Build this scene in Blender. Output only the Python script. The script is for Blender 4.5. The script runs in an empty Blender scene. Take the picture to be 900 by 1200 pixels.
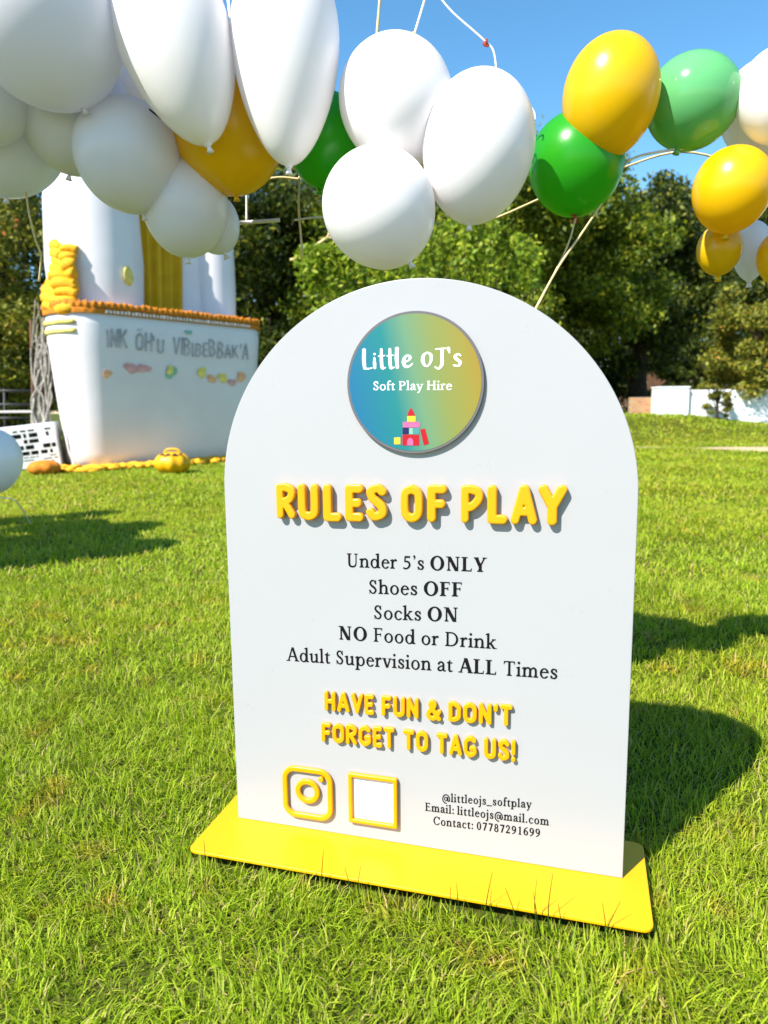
import bpy, bmesh, math
import numpy as np
from mathutils import Vector, Matrix

# ------------------------------------------------------------------ camera, sky, sun, exposure
scn = bpy.context.scene
COL = scn.collection
F_PX, YAW, PITCH, ROLL = 835.86, -0.274, 0.143, -0.010     # photo is 900 x 1200
CX, CY, CZ = 0.230, -0.982, 0.662                          # camera in the sign's own frame
PT = 0.028                                                 # top of the sign's base plate above the soil
EYE = CZ + PT

def _rx(b): c, s = math.cos(b), math.sin(b); return np.array([[1, 0, 0], [0, c, -s], [0, s, c]])
def _ry(b): c, s = math.cos(b), math.sin(b); return np.array([[c, 0, s], [0, 1, 0], [-s, 0, c]])
def _rz(b): c, s = math.cos(b), math.sin(b); return np.array([[c, -s, 0], [s, c, 0], [0, 0, 1]])
RC, RZ = _ry(ROLL) @ _rx(PITCH), _rz(YAW)

cam = bpy.data.cameras.new('camera')
cam.sensor_width = 36; cam.sensor_fit = 'AUTO'; cam.lens = F_PX / 1200 * 36
cam.clip_start = 0.05; cam.clip_end = 2000
cam.dof.use_dof = True; cam.dof.focus_distance = 1.15; cam.dof.aperture_fstop = 5.6
camo = bpy.data.objects.new('camera', cam); COL.objects.link(camo)
r_, f_, u_ = RC.T @ [1, 0, 0], RC.T @ [0, 1, 0], RC.T @ [0, 0, 1]
camo.matrix_world = Matrix(((r_[0], u_[0], -f_[0], 0), (r_[1], u_[1], -f_[1], 0), (r_[2], u_[2], -f_[2], EYE), (0, 0, 0, 1)))
scn.camera = camo

SUN_EL, SUN_AZ = math.radians(46.5), math.radians(46)      # light travels towards SUN_AZ (from +Y to +X)
LDIR = np.array([math.sin(SUN_AZ) * math.cos(SUN_EL), math.cos(SUN_AZ) * math.cos(SUN_EL), -math.sin(SUN_EL)])
world = bpy.data.worlds.new('World'); scn.world = world; world.use_nodes = True
wn = world.node_tree.nodes; wl = world.node_tree.links
sky = wn.new('ShaderNodeTexSky'); sky.sky_type = 'NISHITA'; sky.sun_disc = False
sky.sun_elevation = SUN_EL; sky.sun_rotation = SUN_AZ + math.pi
sky.air_density = 1.0; sky.dust_density = 0.15; sky.ozone_density = 2.5
hs = wn.new('ShaderNodeHueSaturation'); hs.inputs['Saturation'].default_value = 1.22; hs.inputs['Hue'].default_value = .49
wl.new(sky.outputs[0], hs.inputs['Color']); wl.new(hs.outputs[0], wn['Background'].inputs[0]); wn['Background'].inputs[1].default_value = 0.115
sl = bpy.data.lights.new('sun', 'SUN'); sl.energy = 5.0; sl.angle = math.radians(0.5); sl.color = (1, .95, .87)
so = bpy.data.objects.new('sun', sl); COL.objects.link(so)
so.rotation_euler = Vector(-LDIR).to_track_quat('Z', 'Y').to_euler()
scn.view_settings.view_transform = 'Standard'; scn.view_settings.look = 'None'
scn.view_settings.exposure = 1.1; scn.view_settings.gamma = 1; scn.view_settings.use_curve_mapping = False

# ------------------------------------------------------------------ geometry of the view
def ray(u, v):
    d = RC.T @ np.array([(u - 450) / F_PX, 1, -(v - 600) / F_PX]); return d / d[1]
def at(u, v, D): return ray(u, v) * D + np.array([0, 0, EYE])       # the point at depth D
def board_xz(u, v, y=0.0):                                         # a point on the sign face, in sign coordinates
    d = RZ.T @ ray(u, v); o = np.array([CX, CY, CZ]); p = o + d * ((y - o[1]) / d[1]); return p[0], p[2]
SIGN_LOC = RZ @ np.array([-CX, -CY, 0.0]); SIGN_LOC[2] = 0

def smooth(a, b, t):
    t = np.clip((t - a) / (b - a), 0, 1); return t * t * (3 - 2 * t)
def terrain(x, y):
    x = np.asarray(x, float); y = np.asarray(y, float)
    bank = .52 * smooth(12.7, 16.4, y) * (1 - .45 * smooth(8.0, 11.0, x * 20 / np.maximum(y, 10))) * smooth(-9, 2, x)
    return bank + .012 * np.sin(x * .9 + 1) * np.sin(y * .7) * smooth(3, 6, y)

# ------------------------------------------------------------------ helpers
def link(name, me, mat=None, parent=None, loc=None):
    o = bpy.data.objects.new(name, me); COL.objects.link(o)
    if mat is not None and me is not None: me.materials.append(mat)
    if parent is not None: o.parent = parent
    if loc is not None: o.location = loc
    return o
def tag(o, label, cat, group=None):
    o['label'] = label; o['category'] = cat
    if group: o['group'] = group
    return o
def empty(name, label, cat, loc=(0, 0, 0), rz=0, group=None):
    o = bpy.data.objects.new(name, None); COL.objects.link(o); o.location = loc; o.rotation_euler.z = rz
    o.empty_display_size = .1
    return tag(o, label, cat, group)
def kind(o, k): o['kind'] = k; return o

def np_mesh(name, V, *faces, smooth_shade=False):
    me = bpy.data.meshes.new(name); V = np.asarray(V, np.float32)
    me.vertices.add(len(V)); me.vertices.foreach_set('co', V.ravel())
    lv = np.concatenate([np.asarray(f, np.int32).ravel() for f in faces])
    tot = np.concatenate([np.full(len(f), np.asarray(f).shape[1], np.int32) for f in faces])
    st = np.concatenate([[0], np.cumsum(tot)[:-1]]).astype(np.int32)
    me.loops.add(len(lv)); me.loops.foreach_set('vertex_index', lv)
    me.polygons.add(len(tot)); me.polygons.foreach_set('loop_start', st); me.polygons.foreach_set('loop_total', tot)
    if smooth_shade: me.polygons.foreach_set('use_smooth', np.ones(len(tot), bool))
    me.update(calc_edges=True); me.validate(); return me

def bm_mesh(name, bm, smooth_shade=False):
    bmesh.ops.recalc_face_normals(bm, faces=bm.faces)
    me = bpy.data.meshes.new(name); bm.to_mesh(me); bm.free()
    if smooth_shade:
        for p in me.polygons: p.use_smooth = True
    return me
def smooth_by_angle(me, deg=40):
    me.polygons.foreach_set('use_smooth', [True] * len(me.polygons))
    try: me.set_sharp_from_angle(angle=math.radians(deg))
    except Exception: pass

def add_box(bm, x0, x1, y0, y1, z0, z1, bevel=0, M=None):
    r = bmesh.ops.create_cube(bm, size=1)
    vs = r['verts']
    bmesh.ops.scale(bm, vec=(x1 - x0, y1 - y0, z1 - z0), verts=vs)
    bmesh.ops.translate(bm, vec=((x0 + x1) / 2, (y0 + y1) / 2, (z0 + z1) / 2), verts=vs)
    if bevel:
        es = list({e for v in vs for e in v.link_edges})
        q = bmesh.ops.bevel(bm, geom=es, offset=bevel, segments=2, profile=.5, affect='EDGES')
        vs = list({v for f in q['faces'] for v in f.verts} | {v for v in vs if v.is_valid})
    if M is not None: bmesh.ops.transform(bm, matrix=M, verts=vs)

def tube_arrays(pts, rad, n=8):
    P = np.asarray(pts, float); R = np.broadcast_to(np.asarray(rad, float), (len(P),))
    T = np.gradient(P, axis=0); T /= np.linalg.norm(T, axis=1)[:, None] + 1e-12
    ref = np.array([0.31, 0.17, .93]); ref = ref if abs(T[0] @ ref) < .9 else np.array([1., 0, 0])
    N = np.cross(T, ref); N /= np.linalg.norm(N, axis=1)[:, None] + 1e-12; B = np.cross(T, N)
    a = np.linspace(0, 2 * np.pi, n, endpoint=False)
    V = P[:, None] + R[:, None, None] * (np.cos(a)[None, :, None] * N[:, None] + np.sin(a)[None, :, None] * B[:, None])
    V = V.reshape(-1, 3); f = []
    i = np.arange(len(P) - 1)[:, None] * n; j = np.arange(n)[None]; k = (j + 1) % n
    f = np.stack([i + j, i + k, i + n + k, i + n + j], -1).reshape(-1, 4)
    V = np.concatenate([V, P[:1], P[-1:]]); c0, c1 = len(V) - 2, len(V) - 1
    jj = np.arange(n); kk = (jj + 1) % n; e = (len(P) - 1) * n
    t = np.concatenate([np.stack([kk, jj, np.full(n, c0)], 1), np.stack([e + jj, e + kk, np.full(n, c1)], 1)])
    return V, f, t
def tubes(name, items, n=8, smooth_shade=True):
    Vs, Fs, Ts, o = [], [], [], 0
    for pts, rad in items:
        V, f, t = tube_arrays(pts, rad, n); Vs.append(V); Fs.append(f + o); Ts.append(t + o); o += len(V)
    return np_mesh(name, np.concatenate(Vs), np.concatenate(Fs), np.concatenate(Ts), smooth_shade=smooth_shade)
def spline(pts, k=10):
    P = np.asarray(pts, float); Q = np.concatenate([[2 * P[0] - P[1]], P, [2 * P[-1] - P[-2]]]); out = []
    for i in range(1, len(Q) - 2):
        t = np.linspace(0, 1, k, endpoint=False)[:, None]
        a, b, c, d = Q[i - 1], Q[i], Q[i + 1], Q[i + 2]
        out.append(.5 * (2 * b + (c - a) * t + (2 * a - 5 * b + 4 * c - d) * t ** 2 + (3 * b - a - 3 * c + d) * t ** 3))
    return np.concatenate(out + [P[-1:]])

# ------------------------------------------------------------------ materials
def new_mat(name):
    m = bpy.data.materials.new(name); m.use_nodes = True
    nt = m.node_tree; return m, nt, nt.nodes['Principled BSDF'], nt.nodes['Material Output']
def ramp(nt, stops):
    r = nt.nodes.new('ShaderNodeValToRGB'); e = r.color_ramp.elements
    while len(e) < len(stops): e.new(.5)
    for k, (p, c) in zip(e, stops): k.position = p; k.color = (*c, 1)
    return r
def noise(nt, scale, detail=4, rough=.55, coord='Object'):
    tc = nt.nodes.new('ShaderNodeTexCoord'); n = nt.nodes.new('ShaderNodeTexNoise')
    n.inputs['Scale'].default_value = scale; n.inputs['Detail'].default_value = detail; n.inputs['Roughness'].default_value = rough
    nt.links.new(tc.outputs[coord], n.inputs['Vector']); return n
def plain(name, col, rough=.5, spec=.5, var=.06, scale=12, bump=0, bscale=60, coat=0, metal=0):
    m, nt, p, out = new_mat(name)
    n = noise(nt, scale)
    r = ramp(nt, [(.3, tuple(c * (1 - var) for c in col)), (.7, tuple(min(1, c * (1 + var)) for c in col))])
    nt.links.new(n.outputs['Fac'], r.inputs[0]); nt.links.new(r.outputs[0], p.inputs['Base Color'])
    p.inputs['Roughness'].default_value = rough; p.inputs['Specular IOR Level'].default_value = spec
    p.inputs['Metallic'].default_value = metal; p.inputs['Coat Weight'].default_value = coat; p.inputs['Coat Roughness'].default_value = .08
    if bump:
        b = nt.nodes.new('ShaderNodeBump'); b.inputs['Strength'].default_value = bump; b.inputs['Distance'].default_value = .02
        n2 = noise(nt, bscale, 6); nt.links.new(n2.outputs['Fac'], b.inputs['Height']); nt.links.new(b.outputs[0], p.inputs['Normal'])
    return m
def leaf_mat(name, stops, trans=.35, rough=.55, patch=None):
    """random tint per leaf or blade, thin and partly translucent; patch = broad colour drift over the ground"""
    m, nt, p, out = new_mat(name); L = nt.links
    g = nt.nodes.new('ShaderNodeNewGeometry'); r = ramp(nt, stops)
    L.new(g.outputs['Random Per Island'], r.inputs[0]); colour = r.outputs[0]
    if patch:
        for scale, lo, hi, tint in patch:
            n = noise(nt, scale, 5, .6); rr = ramp(nt, [(lo, (0, 0, 0)), (hi, (1, 1, 1))]); L.new(n.outputs['Fac'], rr.inputs[0])
            mx = nt.nodes.new('ShaderNodeMix'); mx.data_type = 'RGBA'; mx.blend_type = 'MULTIPLY'
            L.new(rr.outputs[0], mx.inputs[0]); L.new(colour, mx.inputs[6]); mx.inputs[7].default_value = (*tint, 1); colour = mx.outputs[2]
    L.new(colour, p.inputs['Base Color']); p.inputs['Roughness'].default_value = rough; p.inputs['Specular IOR Level'].default_value = .35
    t = nt.nodes.new('ShaderNodeBsdfTranslucent'); L.new(colour, t.inputs[0])
    mix = nt.nodes.new('ShaderNodeMixShader'); mix.inputs[0].default_value = trans
    L.new(p.outputs[0], mix.inputs[1]); L.new(t.outputs[0], mix.inputs[2]); L.new(mix.outputs[0], out.inputs['Surface'])
    return m
def balloon_mat(name, col, tcol, trans=.28, rough=.27):
    m, nt, p, out = new_mat(name); L = nt.links
    n = noise(nt, 5, 2); r = ramp(nt, [(.3, tuple(c * .96 for c in col)), (.7, col)]); L.new(n.outputs['Fac'], r.inputs[0])
    L.new(r.outputs[0], p.inputs['Base Color']); p.inputs['Roughness'].default_value = rough
    p.inputs['Specular IOR Level'].default_value = .5
    t = nt.nodes.new('ShaderNodeBsdfTranslucent'); t.inputs[0].default_value = (*tcol, 1)
    mix = nt.nodes.new('ShaderNodeMixShader'); mix.inputs[0].default_value = trans
    L.new(p.outputs[0], mix.inputs[1]); L.new(t.outputs[0], mix.inputs[2]); L.new(mix.outputs[0], out.inputs['Surface'])
    return m

M = {}
M['board'] = plain('white_acrylic', (.350, .351, .362), .3, .4, .012, 3)
_nt = M['board'].node_tree; _n = noise(_nt, 16, 8, .75); _r = ramp(_nt, [(.35, (.27, .27, .27)), (.7, (.38, .38, .38))])
_nt.links.new(_n.outputs['Fac'], _r.inputs[0]); _nt.links.new(_r.outputs[0], _nt.nodes['Principled BSDF'].inputs['Roughness'])
M['base'] = plain('yellow_acrylic', (.66, .345, .002), .40, .35, .03, 4)
M['letter'] = plain('yellow_letter_acrylic', (.66, .295, .002), .32, .45, .03, 20)
M['ink'] = plain('black_vinyl', (.006, .006, .006), .75, .08, .2, 40)
M['rim'] = plain('grey_rim', (.115, .11, .115), .6, .2, .05, 20)
M['white_vinyl'] = plain('white_vinyl', (.74, .76, .76), .5, .3, .05, 60)
M['white'] = balloon_mat('white_latex', (.92, .895, .91), (.92, .87, .86), .24)
M['white_shade'] = balloon_mat('white_latex_shade', (.91, .90, .955), (.92, .88, .93), .42)  # white latex copy for shaded balloons, colour blued against green lawn bounce
M['yellow'] = balloon_mat('yellow_latex', (.86, .53, .004), (.92, .60, .004), .32)
M['green'] = balloon_mat('green_latex', (.03, .36, .014), (.13, .70, .006), .42)
M['mint'] = balloon_mat('mint_latex', (.15, .50, .19), (.15, .55, .10), .28, .15)
M['pvc'] = plain('white_inflatable_pvc', (.68, .655, .69), .42, .4, .05, 1.5, .10, 3.5)
M['gold_cloth'] = plain('mustard_drape', (.60, .36, .012), .7, .2, .12, 5, .2, 14)
M['orange'] = plain('orange_ruffle', (.50, .17, .012), .7, .2, .2, 25, .3, 40)
M['amber'] = plain('amber_cloth', (.72, .36, .015), .7, .2, .15, 20, .2, 40)
M['grey_print'] = plain('faded_grey_print', (.38, .38, .41), .6, .2, .35, 8)
M['pink_print'] = plain('pink_print', (.62, .33, .34), .6, .2, .3, 12)
M['yellow_print'] = plain('yellow_print', (.72, .60, .16), .6, .2, .3, 12)
M['green_print'] = plain('green_print', (.22, .45, .33), .6, .2, .3, 12)
M['orange_print'] = plain('orange_print', (.75, .40, .22), .6, .2, .3, 12)
M['string'] = plain('gold_twine', (.62, .48, .24), .7, .2, .15, 60)
M['ribbon'] = plain('white_ribbon', (.78, .76, .76), .5, .4, .05, 30)
M['knot_red'] = plain('red_knot', (.35, .05, .03), .6, .3, .2, 80)
M['pole'] = plain('pale_pole', (.62, .57, .55), .5, .4, .1, 30)
M['bark'] = plain('bark', (.045, .034, .024), .9, .1, .4, 9, .8, 30)
M['bark_grey'] = plain('grey_bark', (.36, .33, .29), .9, .1, .3, 14, .6, 40)
M['black_metal'] = plain('black_metal', (.015, .015, .016), .5, .4, .1, 20)
M['render_white'] = plain('white_render', (.74, .76, .78), .8, .2, .07, 3, .15, 30)
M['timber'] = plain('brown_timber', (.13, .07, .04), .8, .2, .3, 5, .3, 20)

def brick_mat():
    m, nt, p, out = new_mat('red_brick'); tc = nt.nodes.new('ShaderNodeTexCoord'); b = nt.nodes.new('ShaderNodeTexBrick')
    mp = nt.nodes.new('ShaderNodeMapping'); mp.inputs['Rotation'].default_value = (math.pi / 2, 0, 0)
    nt.links.new(tc.outputs['Object'], mp.inputs[0]); nt.links.new(mp.outputs[0], b.inputs['Vector'])
    b.inputs['Scale'].default_value = 4; b.inputs['Color1'].default_value = (.38, .14, .06, 1); b.inputs['Color2'].default_value = (.44, .24, .09, 1)
    b.inputs['Mortar'].default_value = (.35, .3, .24, 1); nt.links.new(b.outputs[0], p.inputs['Base Color']); p.inputs['Roughness'].default_value = .9
    return m
M['brick'] = brick_mat()
def disc_mat():
    """the printed blue-to-gold colour fade of the round logo"""
    m, nt, p, out = new_mat('logo_colour_fade'); tc = nt.nodes.new('ShaderNodeTexCoord'); sp = nt.nodes.new('ShaderNodeSeparateXYZ')
    nt.links.new(tc.outputs['Object'], sp.inputs[0])
    mr = nt.nodes.new('ShaderNodeMapRange'); mr.inputs[1].default_value = -.098; mr.inputs[2].default_value = .098
    ad = nt.nodes.new('ShaderNodeMath'); ad.operation = 'MULTIPLY_ADD'; ad.inputs[1].default_value = .22
    nt.links.new(sp.outputs[2], ad.inputs[0]); nt.links.new(sp.outputs[0], ad.inputs[2]); nt.links.new(ad.outputs[0], mr.inputs[0])
    r = ramp(nt, [(.05, (.0, .11, .215)), (.34, (.0, .15, .155)), (.52, (.10, .21, .11)), (.70, (.165, .20, .045)), (.90, (.22, .185, .020)), (1, (.25, .16, .010))])
    nt.links.new(mr.outputs[0], r.inputs[0]); nt.links.new(r.outputs[0], p.inputs['Base Color']); p.inputs['Roughness'].default_value = .35
    return m
M['disc'] = disc_mat()
GRASS_PATCH = [(.55, .42, .62, (1.15, .98, .9)), (2.2, .48, .66, (.80, .84, .8)), (7, .56, .66, (1.3, .92, 1.5)), (11, .60, .70, (.62, .66, .7))]
M['grass'] = leaf_mat('lawn_blades', [(0, (.20, .31, .007)), (.4, (.33, .47, .013)), (.75, (.42, .54, .022)), (.9, (.47, .50, .06)), (1, (.56, .46, .18))], .48, .6, GRASS_PATCH)
def soil_mat():
    m, nt, p, out = new_mat('turf_soil'); n = noise(nt, 55, 8, .75)
    r = ramp(nt, [(.3, (.035, .035, .010)), (.5, (.060, .075, .010)), (.72, (.10, .14, .012))]); nt.links.new(n.outputs['Fac'], r.inputs[0])
    n2 = noise(nt, .35, 4); r2 = ramp(nt, [(.4, (1, 1, 1)), (.65, (1.2, 1.05, .9))]); nt.links.new(n2.outputs['Fac'], r2.inputs[0])
    mx = nt.nodes.new('ShaderNodeMix'); mx.data_type = 'RGBA'; mx.blend_type = 'MULTIPLY'; mx.inputs[0].default_value = 1
    nt.links.new(r.outputs[0], mx.inputs[6]); nt.links.new(r2.outputs[0], mx.inputs[7])
    nt.links.new(mx.outputs[2], p.inputs['Base Color']); p.inputs['Roughness'].default_value = .95; p.inputs['Specular IOR Level'].default_value = .1
    return m
M['soil'] = soil_mat()
M['sand'] = plain('sandy_path', (.46, .35, .22), .95, .1, .2, 3, .3, 60)
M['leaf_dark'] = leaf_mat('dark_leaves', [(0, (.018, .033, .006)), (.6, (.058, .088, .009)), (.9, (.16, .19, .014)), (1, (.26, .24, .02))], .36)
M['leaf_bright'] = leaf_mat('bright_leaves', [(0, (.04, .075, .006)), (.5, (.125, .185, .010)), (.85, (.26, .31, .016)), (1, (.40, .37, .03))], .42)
M['leaf_olive'] = leaf_mat('olive_leaves', [(0, (.07, .085, .012)), (.5, (.19, .21, .020)), (.86, (.34, .33, .030)), (.97, (.42, .32, .04)), (1, (.50, .16, .03))], .35)
M['leaf_lime'] = leaf_mat('lime_leaves', [(0, (.10, .17, .01)), (.5, (.22, .33, .015)), (1, (.42, .46, .04))], .45)
M['leaf_grey'] = leaf_mat('grey_green_leaves', [(0, (.035, .05, .022)), (.6, (.075, .095, .04)), (1, (.13, .14, .06))], .3)

# ------------------------------------------------------------------ lettering (drawn here stroke by stroke)
RES = 150
GX0, GY0, GW, GH = -.12, -.30, 1.30, 1.40
class Glyph:
    def __init__(s, T=.085, h=.036):
        s.T, s.h = T, h
        nx, ny = int(GW * RES), int(GH * RES)
        s.X, s.Y = np.meshgrid(GX0 + (np.arange(nx) + .5) / RES, GY0 + (np.arange(ny) + .5) / RES); s.m = np.zeros(s.X.shape, bool)
    def rect(s, x0, y0, x1, y1): s.m |= (s.X >= x0) & (s.X <= x1) & (s.Y >= y0) & (s.Y <= y1)
    def poly(s, pts):
        c = np.zeros(s.m.shape, bool); n = len(pts)
        for i in range(n):
            (x0, y0), (x1, y1) = pts[i], pts[(i + 1) % n]
            if y0 == y1: continue
            c ^= ((s.Y < y0) != (s.Y < y1)) & (s.X < (x1 - x0) * (s.Y - y0) / (y1 - y0) + x0)
        s.m |= c
    def line(s, x0, y0, x1, y1, w): s.poly([(x0 - w / 2, y0), (x0 + w / 2, y0), (x1 + w / 2, y1), (x1 - w / 2, y1)])
    def ring(s, cx, cy, rx, ry, tx=None, ty=None, clip=None):
        tx = s.T if tx is None else tx; ty = s.h * 1.15 if ty is None else ty
        o = ((s.X - cx) / rx) ** 2 + ((s.Y - cy) / ry) ** 2 <= 1
        i = ((s.X - cx) / max(rx - tx, 1e-3)) ** 2 + ((s.Y - cy) / max(ry - ty, 1e-3)) ** 2 < 1
        k = o & ~i
        if clip is not None: k &= clip(s.X, s.Y)
        s.m |= k
    def dot(s, cx, cy, r): s.m |= (s.X - cx) ** 2 + (s.Y - cy) ** 2 <= r * r
    def stroke(s, pts, w, curve=True):
        P = spline(pts, 10) if curve and len(pts) > 2 else np.asarray(pts, float)
        if not curve or len(pts) == 2:
            P = np.concatenate([np.linspace(P[i], P[i + 1], 24) for i in range(len(P) - 1)])
        if np.ndim(w) == 0: W = np.full(len(P), w)
        else: W = np.interp(np.linspace(0, 1, len(P)), np.linspace(0, 1, len(w)), w)
        for (x, y), q in zip(P, W): s.dot(x, y, q / 2)
    def stem(s, x, y0, y1, b='', t='', w=None, e=.055):
        w = s.T if w is None else w; h = s.h
        s.rect(x - w / 2, y0, x + w / 2, y1); E = e + w * .12
        if b: s.rect(x - w / 2 - (E if b in 'bl' else 0), y0, x + w / 2 + (E if b in 'br' else 0), y0 + h * .85)
        if b in ('b', 'l'): s.poly([(x - w / 2 - E * .6, y0), (x - w / 2, y0), (x - w / 2, y0 + h * 2.2)])
        if b in ('b', 'r'): s.poly([(x + w / 2 + E * .6, y0), (x + w / 2, y0), (x + w / 2, y0 + h * 2.2)])
        if t == 'b': s.rect(x - w / 2 - E, y1 - h * .85, x + w / 2 + E, y1)
        elif t == 'l': s.poly([(x - w / 2 - E, y1 - h * 1.5), (x - w / 2 - E, y1 - h * .7), (x + w / 2, y1 + .012), (x + w / 2, y1 - .1), (x - w / 2, y1 - .1), (x - w / 2, y1 - h * 1.6)])
    def loops(s):
        A = s.m.astype(np.float32)
        for _ in range(2):
            A = np.pad(A, 1); A = (A[:-2] + 2 * A[1:-1] + A[2:]) / 4; A = (A[:, :-2] + 2 * A[:, 1:-1] + A[:, 2:]) / 4
        A[0] = A[-1] = 0; A[:, 0] = A[:, -1] = 0
        return [[(GX0 + (x + .5) / RES, GY0 + (y + .5) / RES) for x, y in lp] for lp in contours(A, .5)]
def contours(A, lv):
    B = A > lv; code = B[:-1, :-1] * 1 + B[:-1, 1:] * 2 + B[1:, 1:] * 4 + B[1:, :-1] * 8
    ys, xs = np.nonzero((code > 0) & (code < 15)); nxt = {}; pos = {}
    def ed(k, x, y):
        if k == 0: a, b, key = (x, y), (x + 1, y), (x, y, 0)
        elif k == 1: a, b, key = (x + 1, y), (x + 1, y + 1), (x + 1, y, 1)
        elif k == 2: a, b, key = (x, y + 1), (x + 1, y + 1), (x, y + 1, 0)
        else: a, b, key = (x, y), (x, y + 1), (x, y, 1)
        if key not in pos:
            va, vb = A[a[1], a[0]], A[b[1], b[0]]; t = (lv - va) / (vb - va)
            pos[key] = (a[0] + (b[0] - a[0]) * t, a[1] + (b[1] - a[1]) * t)
        return key
    TB = {1: [(3, 0)], 2: [(0, 1)], 3: [(3, 1)], 4: [(1, 2)], 5: [(3, 2), (1, 0)], 6: [(0, 2)], 7: [(3, 2)], 8: [(2, 3)], 9: [(2, 0)],
          10: [(0, 3), (2, 1)], 11: [(2, 1)], 12: [(1, 3)], 13: [(1, 0)], 14: [(0, 3)]}
    for y, x in zip(ys.tolist(), xs.tolist()):
        for a, b in TB[int(code[y, x])]: nxt[ed(a, x, y)] = ed(b, x, y)
    out = []
    while nxt:
        k0, k = next(iter(nxt.items())); lp = [pos[k0]]; del nxt[k0]
        while k != k0 and k in nxt: lp.append(pos[k]); k = nxt.pop(k)
        if len(lp) > 6: out.append(lp)
    return out

def serif(ch, T=.085, h=.036):
    g = Glyph(T, h); X = .45; C = .68
    def arch(x, x2): g.stroke([(x + T * .2, .31), (x + .09, .405), ((x + x2) / 2 + .04, .43), (x2 - .015, .37), (x2, .27)], [h, h * 1.3, T * .75, T * .95, T])
    def adv(a): return g.loops(), a + (T - .085) * 1.3
    if ch in 'iIlj':
        if ch == 'l': g.stem(.12, 0, .72, 'b', 'l')
        if ch == 'i': g.stem(.12, 0, X, 'b', 'l')
        if ch == 'j': g.stem(.13, -.1, X, '', 'l'); g.stroke([(.13, -.08), (.10, -.18), (-.01, -.215)], [T, T * .75, h * 1.5])
        if ch in 'ij': g.dot(.125, .625, .055 + T * .08)
        return adv(.245)
    if ch == 'n': g.stem(.12, 0, X, 'b', 'l'); g.stem(.405, 0, .30, 'b'); arch(.12, .405); return adv(.53)
    if ch == 'h': g.stem(.12, 0, .72, 'b', 'l'); g.stem(.405, 0, .30, 'b'); arch(.12, .405); return adv(.53)
    if ch == 'm':
        for x in (.12, .385, .65): g.stem(x, 0, X if x < .2 else .30, 'b', 'l' if x < .2 else '')
        arch(.12, .385); arch(.385, .65); return adv(.78)
    if ch == 'r': g.stem(.12, 0, X, 'b', 'l'); g.stroke([(.14, .29), (.20, .385), (.28, .43)], [h, h * 1.3, h * 1.8]); g.dot(.305, .405, .048); return adv(.365)
    if ch == 'u':
        g.stem(.12, .13, X, '', 'l'); g.stroke([(.12, .15), (.145, .05), (.22, .025), (.32, .06), (.385, .14)], [T, T * .9, T * .65, h * 1.3, h]); g.stem(.40, .0, X, 'r', 'l'); return adv(.53)
    if ch == 'o': g.ring(.25, .22, .22, .24); return adv(.50)
    if ch == 'd': g.ring(.24, .22, .21, .24); g.stem(.42, .0, .72, 'r', 'l'); return adv(.545)
    if ch == 'p': g.stem(.12, -.22, X, 'b', 'l'); g.ring(.30, .22, .21, .24); return adv(.54)
    if ch == 'e': g.ring(.24, .22, .21, .24, clip=lambda x, y: ~((x > .24) & (y < .24) & (y > .10))); g.rect(.06, .24, .435, .24 + h); return adv(.455)
    if ch == 'c': g.ring(.24, .22, .21, .24, clip=lambda x, y: ~((x > .25) & (y < .34) & (y > .09))); g.dot(.37, .35, .048); return adv(.43)
    if ch == 'a':
        g.stem(.335, .07, .30); g.stroke([(.10, .355), (.155, .42), (.245, .435), (.325, .375), (.335, .27)], [T * .95, h * 1.5, h * 1.6, T * .9, T])
        g.stroke([(.335, .27), (.2, .235), (.095, .16), (.09, .075), (.16, .03), (.26, .055), (.33, .12)], [h, h * 1.1, T * .75, T, T * .75, h * 1.2, h]); g.stroke([(.335, .09), (.365, .025), (.44, .035)], [T * .9, T * .6, h]); return adv(.46)
    if ch in 'sS':
        k = (1, 1) if ch == 's' else (1.22, 1.50)
        p = [(.315, .335), (.25, .425), (.15, .425), (.095, .345), (.15, .265), (.25, .205), (.315, .125), (.265, .035), (.165, .02), (.075, .105)]
        g.stroke([(x * k[0], y * k[1]) for x, y in p], [h * 1.5, h * 1.2, h * 1.4, T * .85, T, T, T * .9, h * 1.4, h * 1.1, h * 1.6])
        g.rect(p[0][0] * k[0] - .01, p[0][1] * k[1] - .02, p[0][0] * k[0] + .02, .455 * k[1]); g.rect(p[-1][0] * k[0] - .02, -.005, p[-1][0] * k[0] + .01, p[-1][1] * k[1] + .02)
        return adv(.39 if ch == 's' else .49)
    if ch == 't': g.stem(.14, .08, X); g.rect(.03, X - h, .30, X); g.poly([(.02, X - h), (.14 + T / 2, .58), (.14 + T / 2, X - h)]); g.stroke([(.14, .10), (.17, .03), (.29, .045)], [T, T * .85, h]); return adv(.325)
    if ch == 'f': g.stem(.14, 0, .58, 'b'); g.rect(.03, X - h, .30, X); g.stroke([(.14, .56), (.17, .66), (.26, .70), (.31, .665)], [T, T * .85, h * 1.4, T * .9]); return adv(.305)
    if ch == 'k':
        g.stem(.12, 0, .72, 'b', 'l'); g.line(.15, .19, .39, .43, h * 1.7); g.line(.405, 0, .225, .27, T * 1.25); g.rect(.33, 0, .52, h * .85); g.rect(.29, X - h * .85, .47, X); return adv(.515)
    if ch in 'vy':
        g.line(.245, -.005, .09, X, T * 1.15); g.line(.26, -.005, .41, X, h * 1.4); g.rect(.0, X - h * .85, .20, X); g.rect(.32, X - h * .85, .49, X)
        if ch == 'y': g.stroke([(.255, .01), (.205, -.12), (.15, -.19)], h * 1.5); g.dot(.115, -.185, .048)
        return adv(.48)
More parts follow.
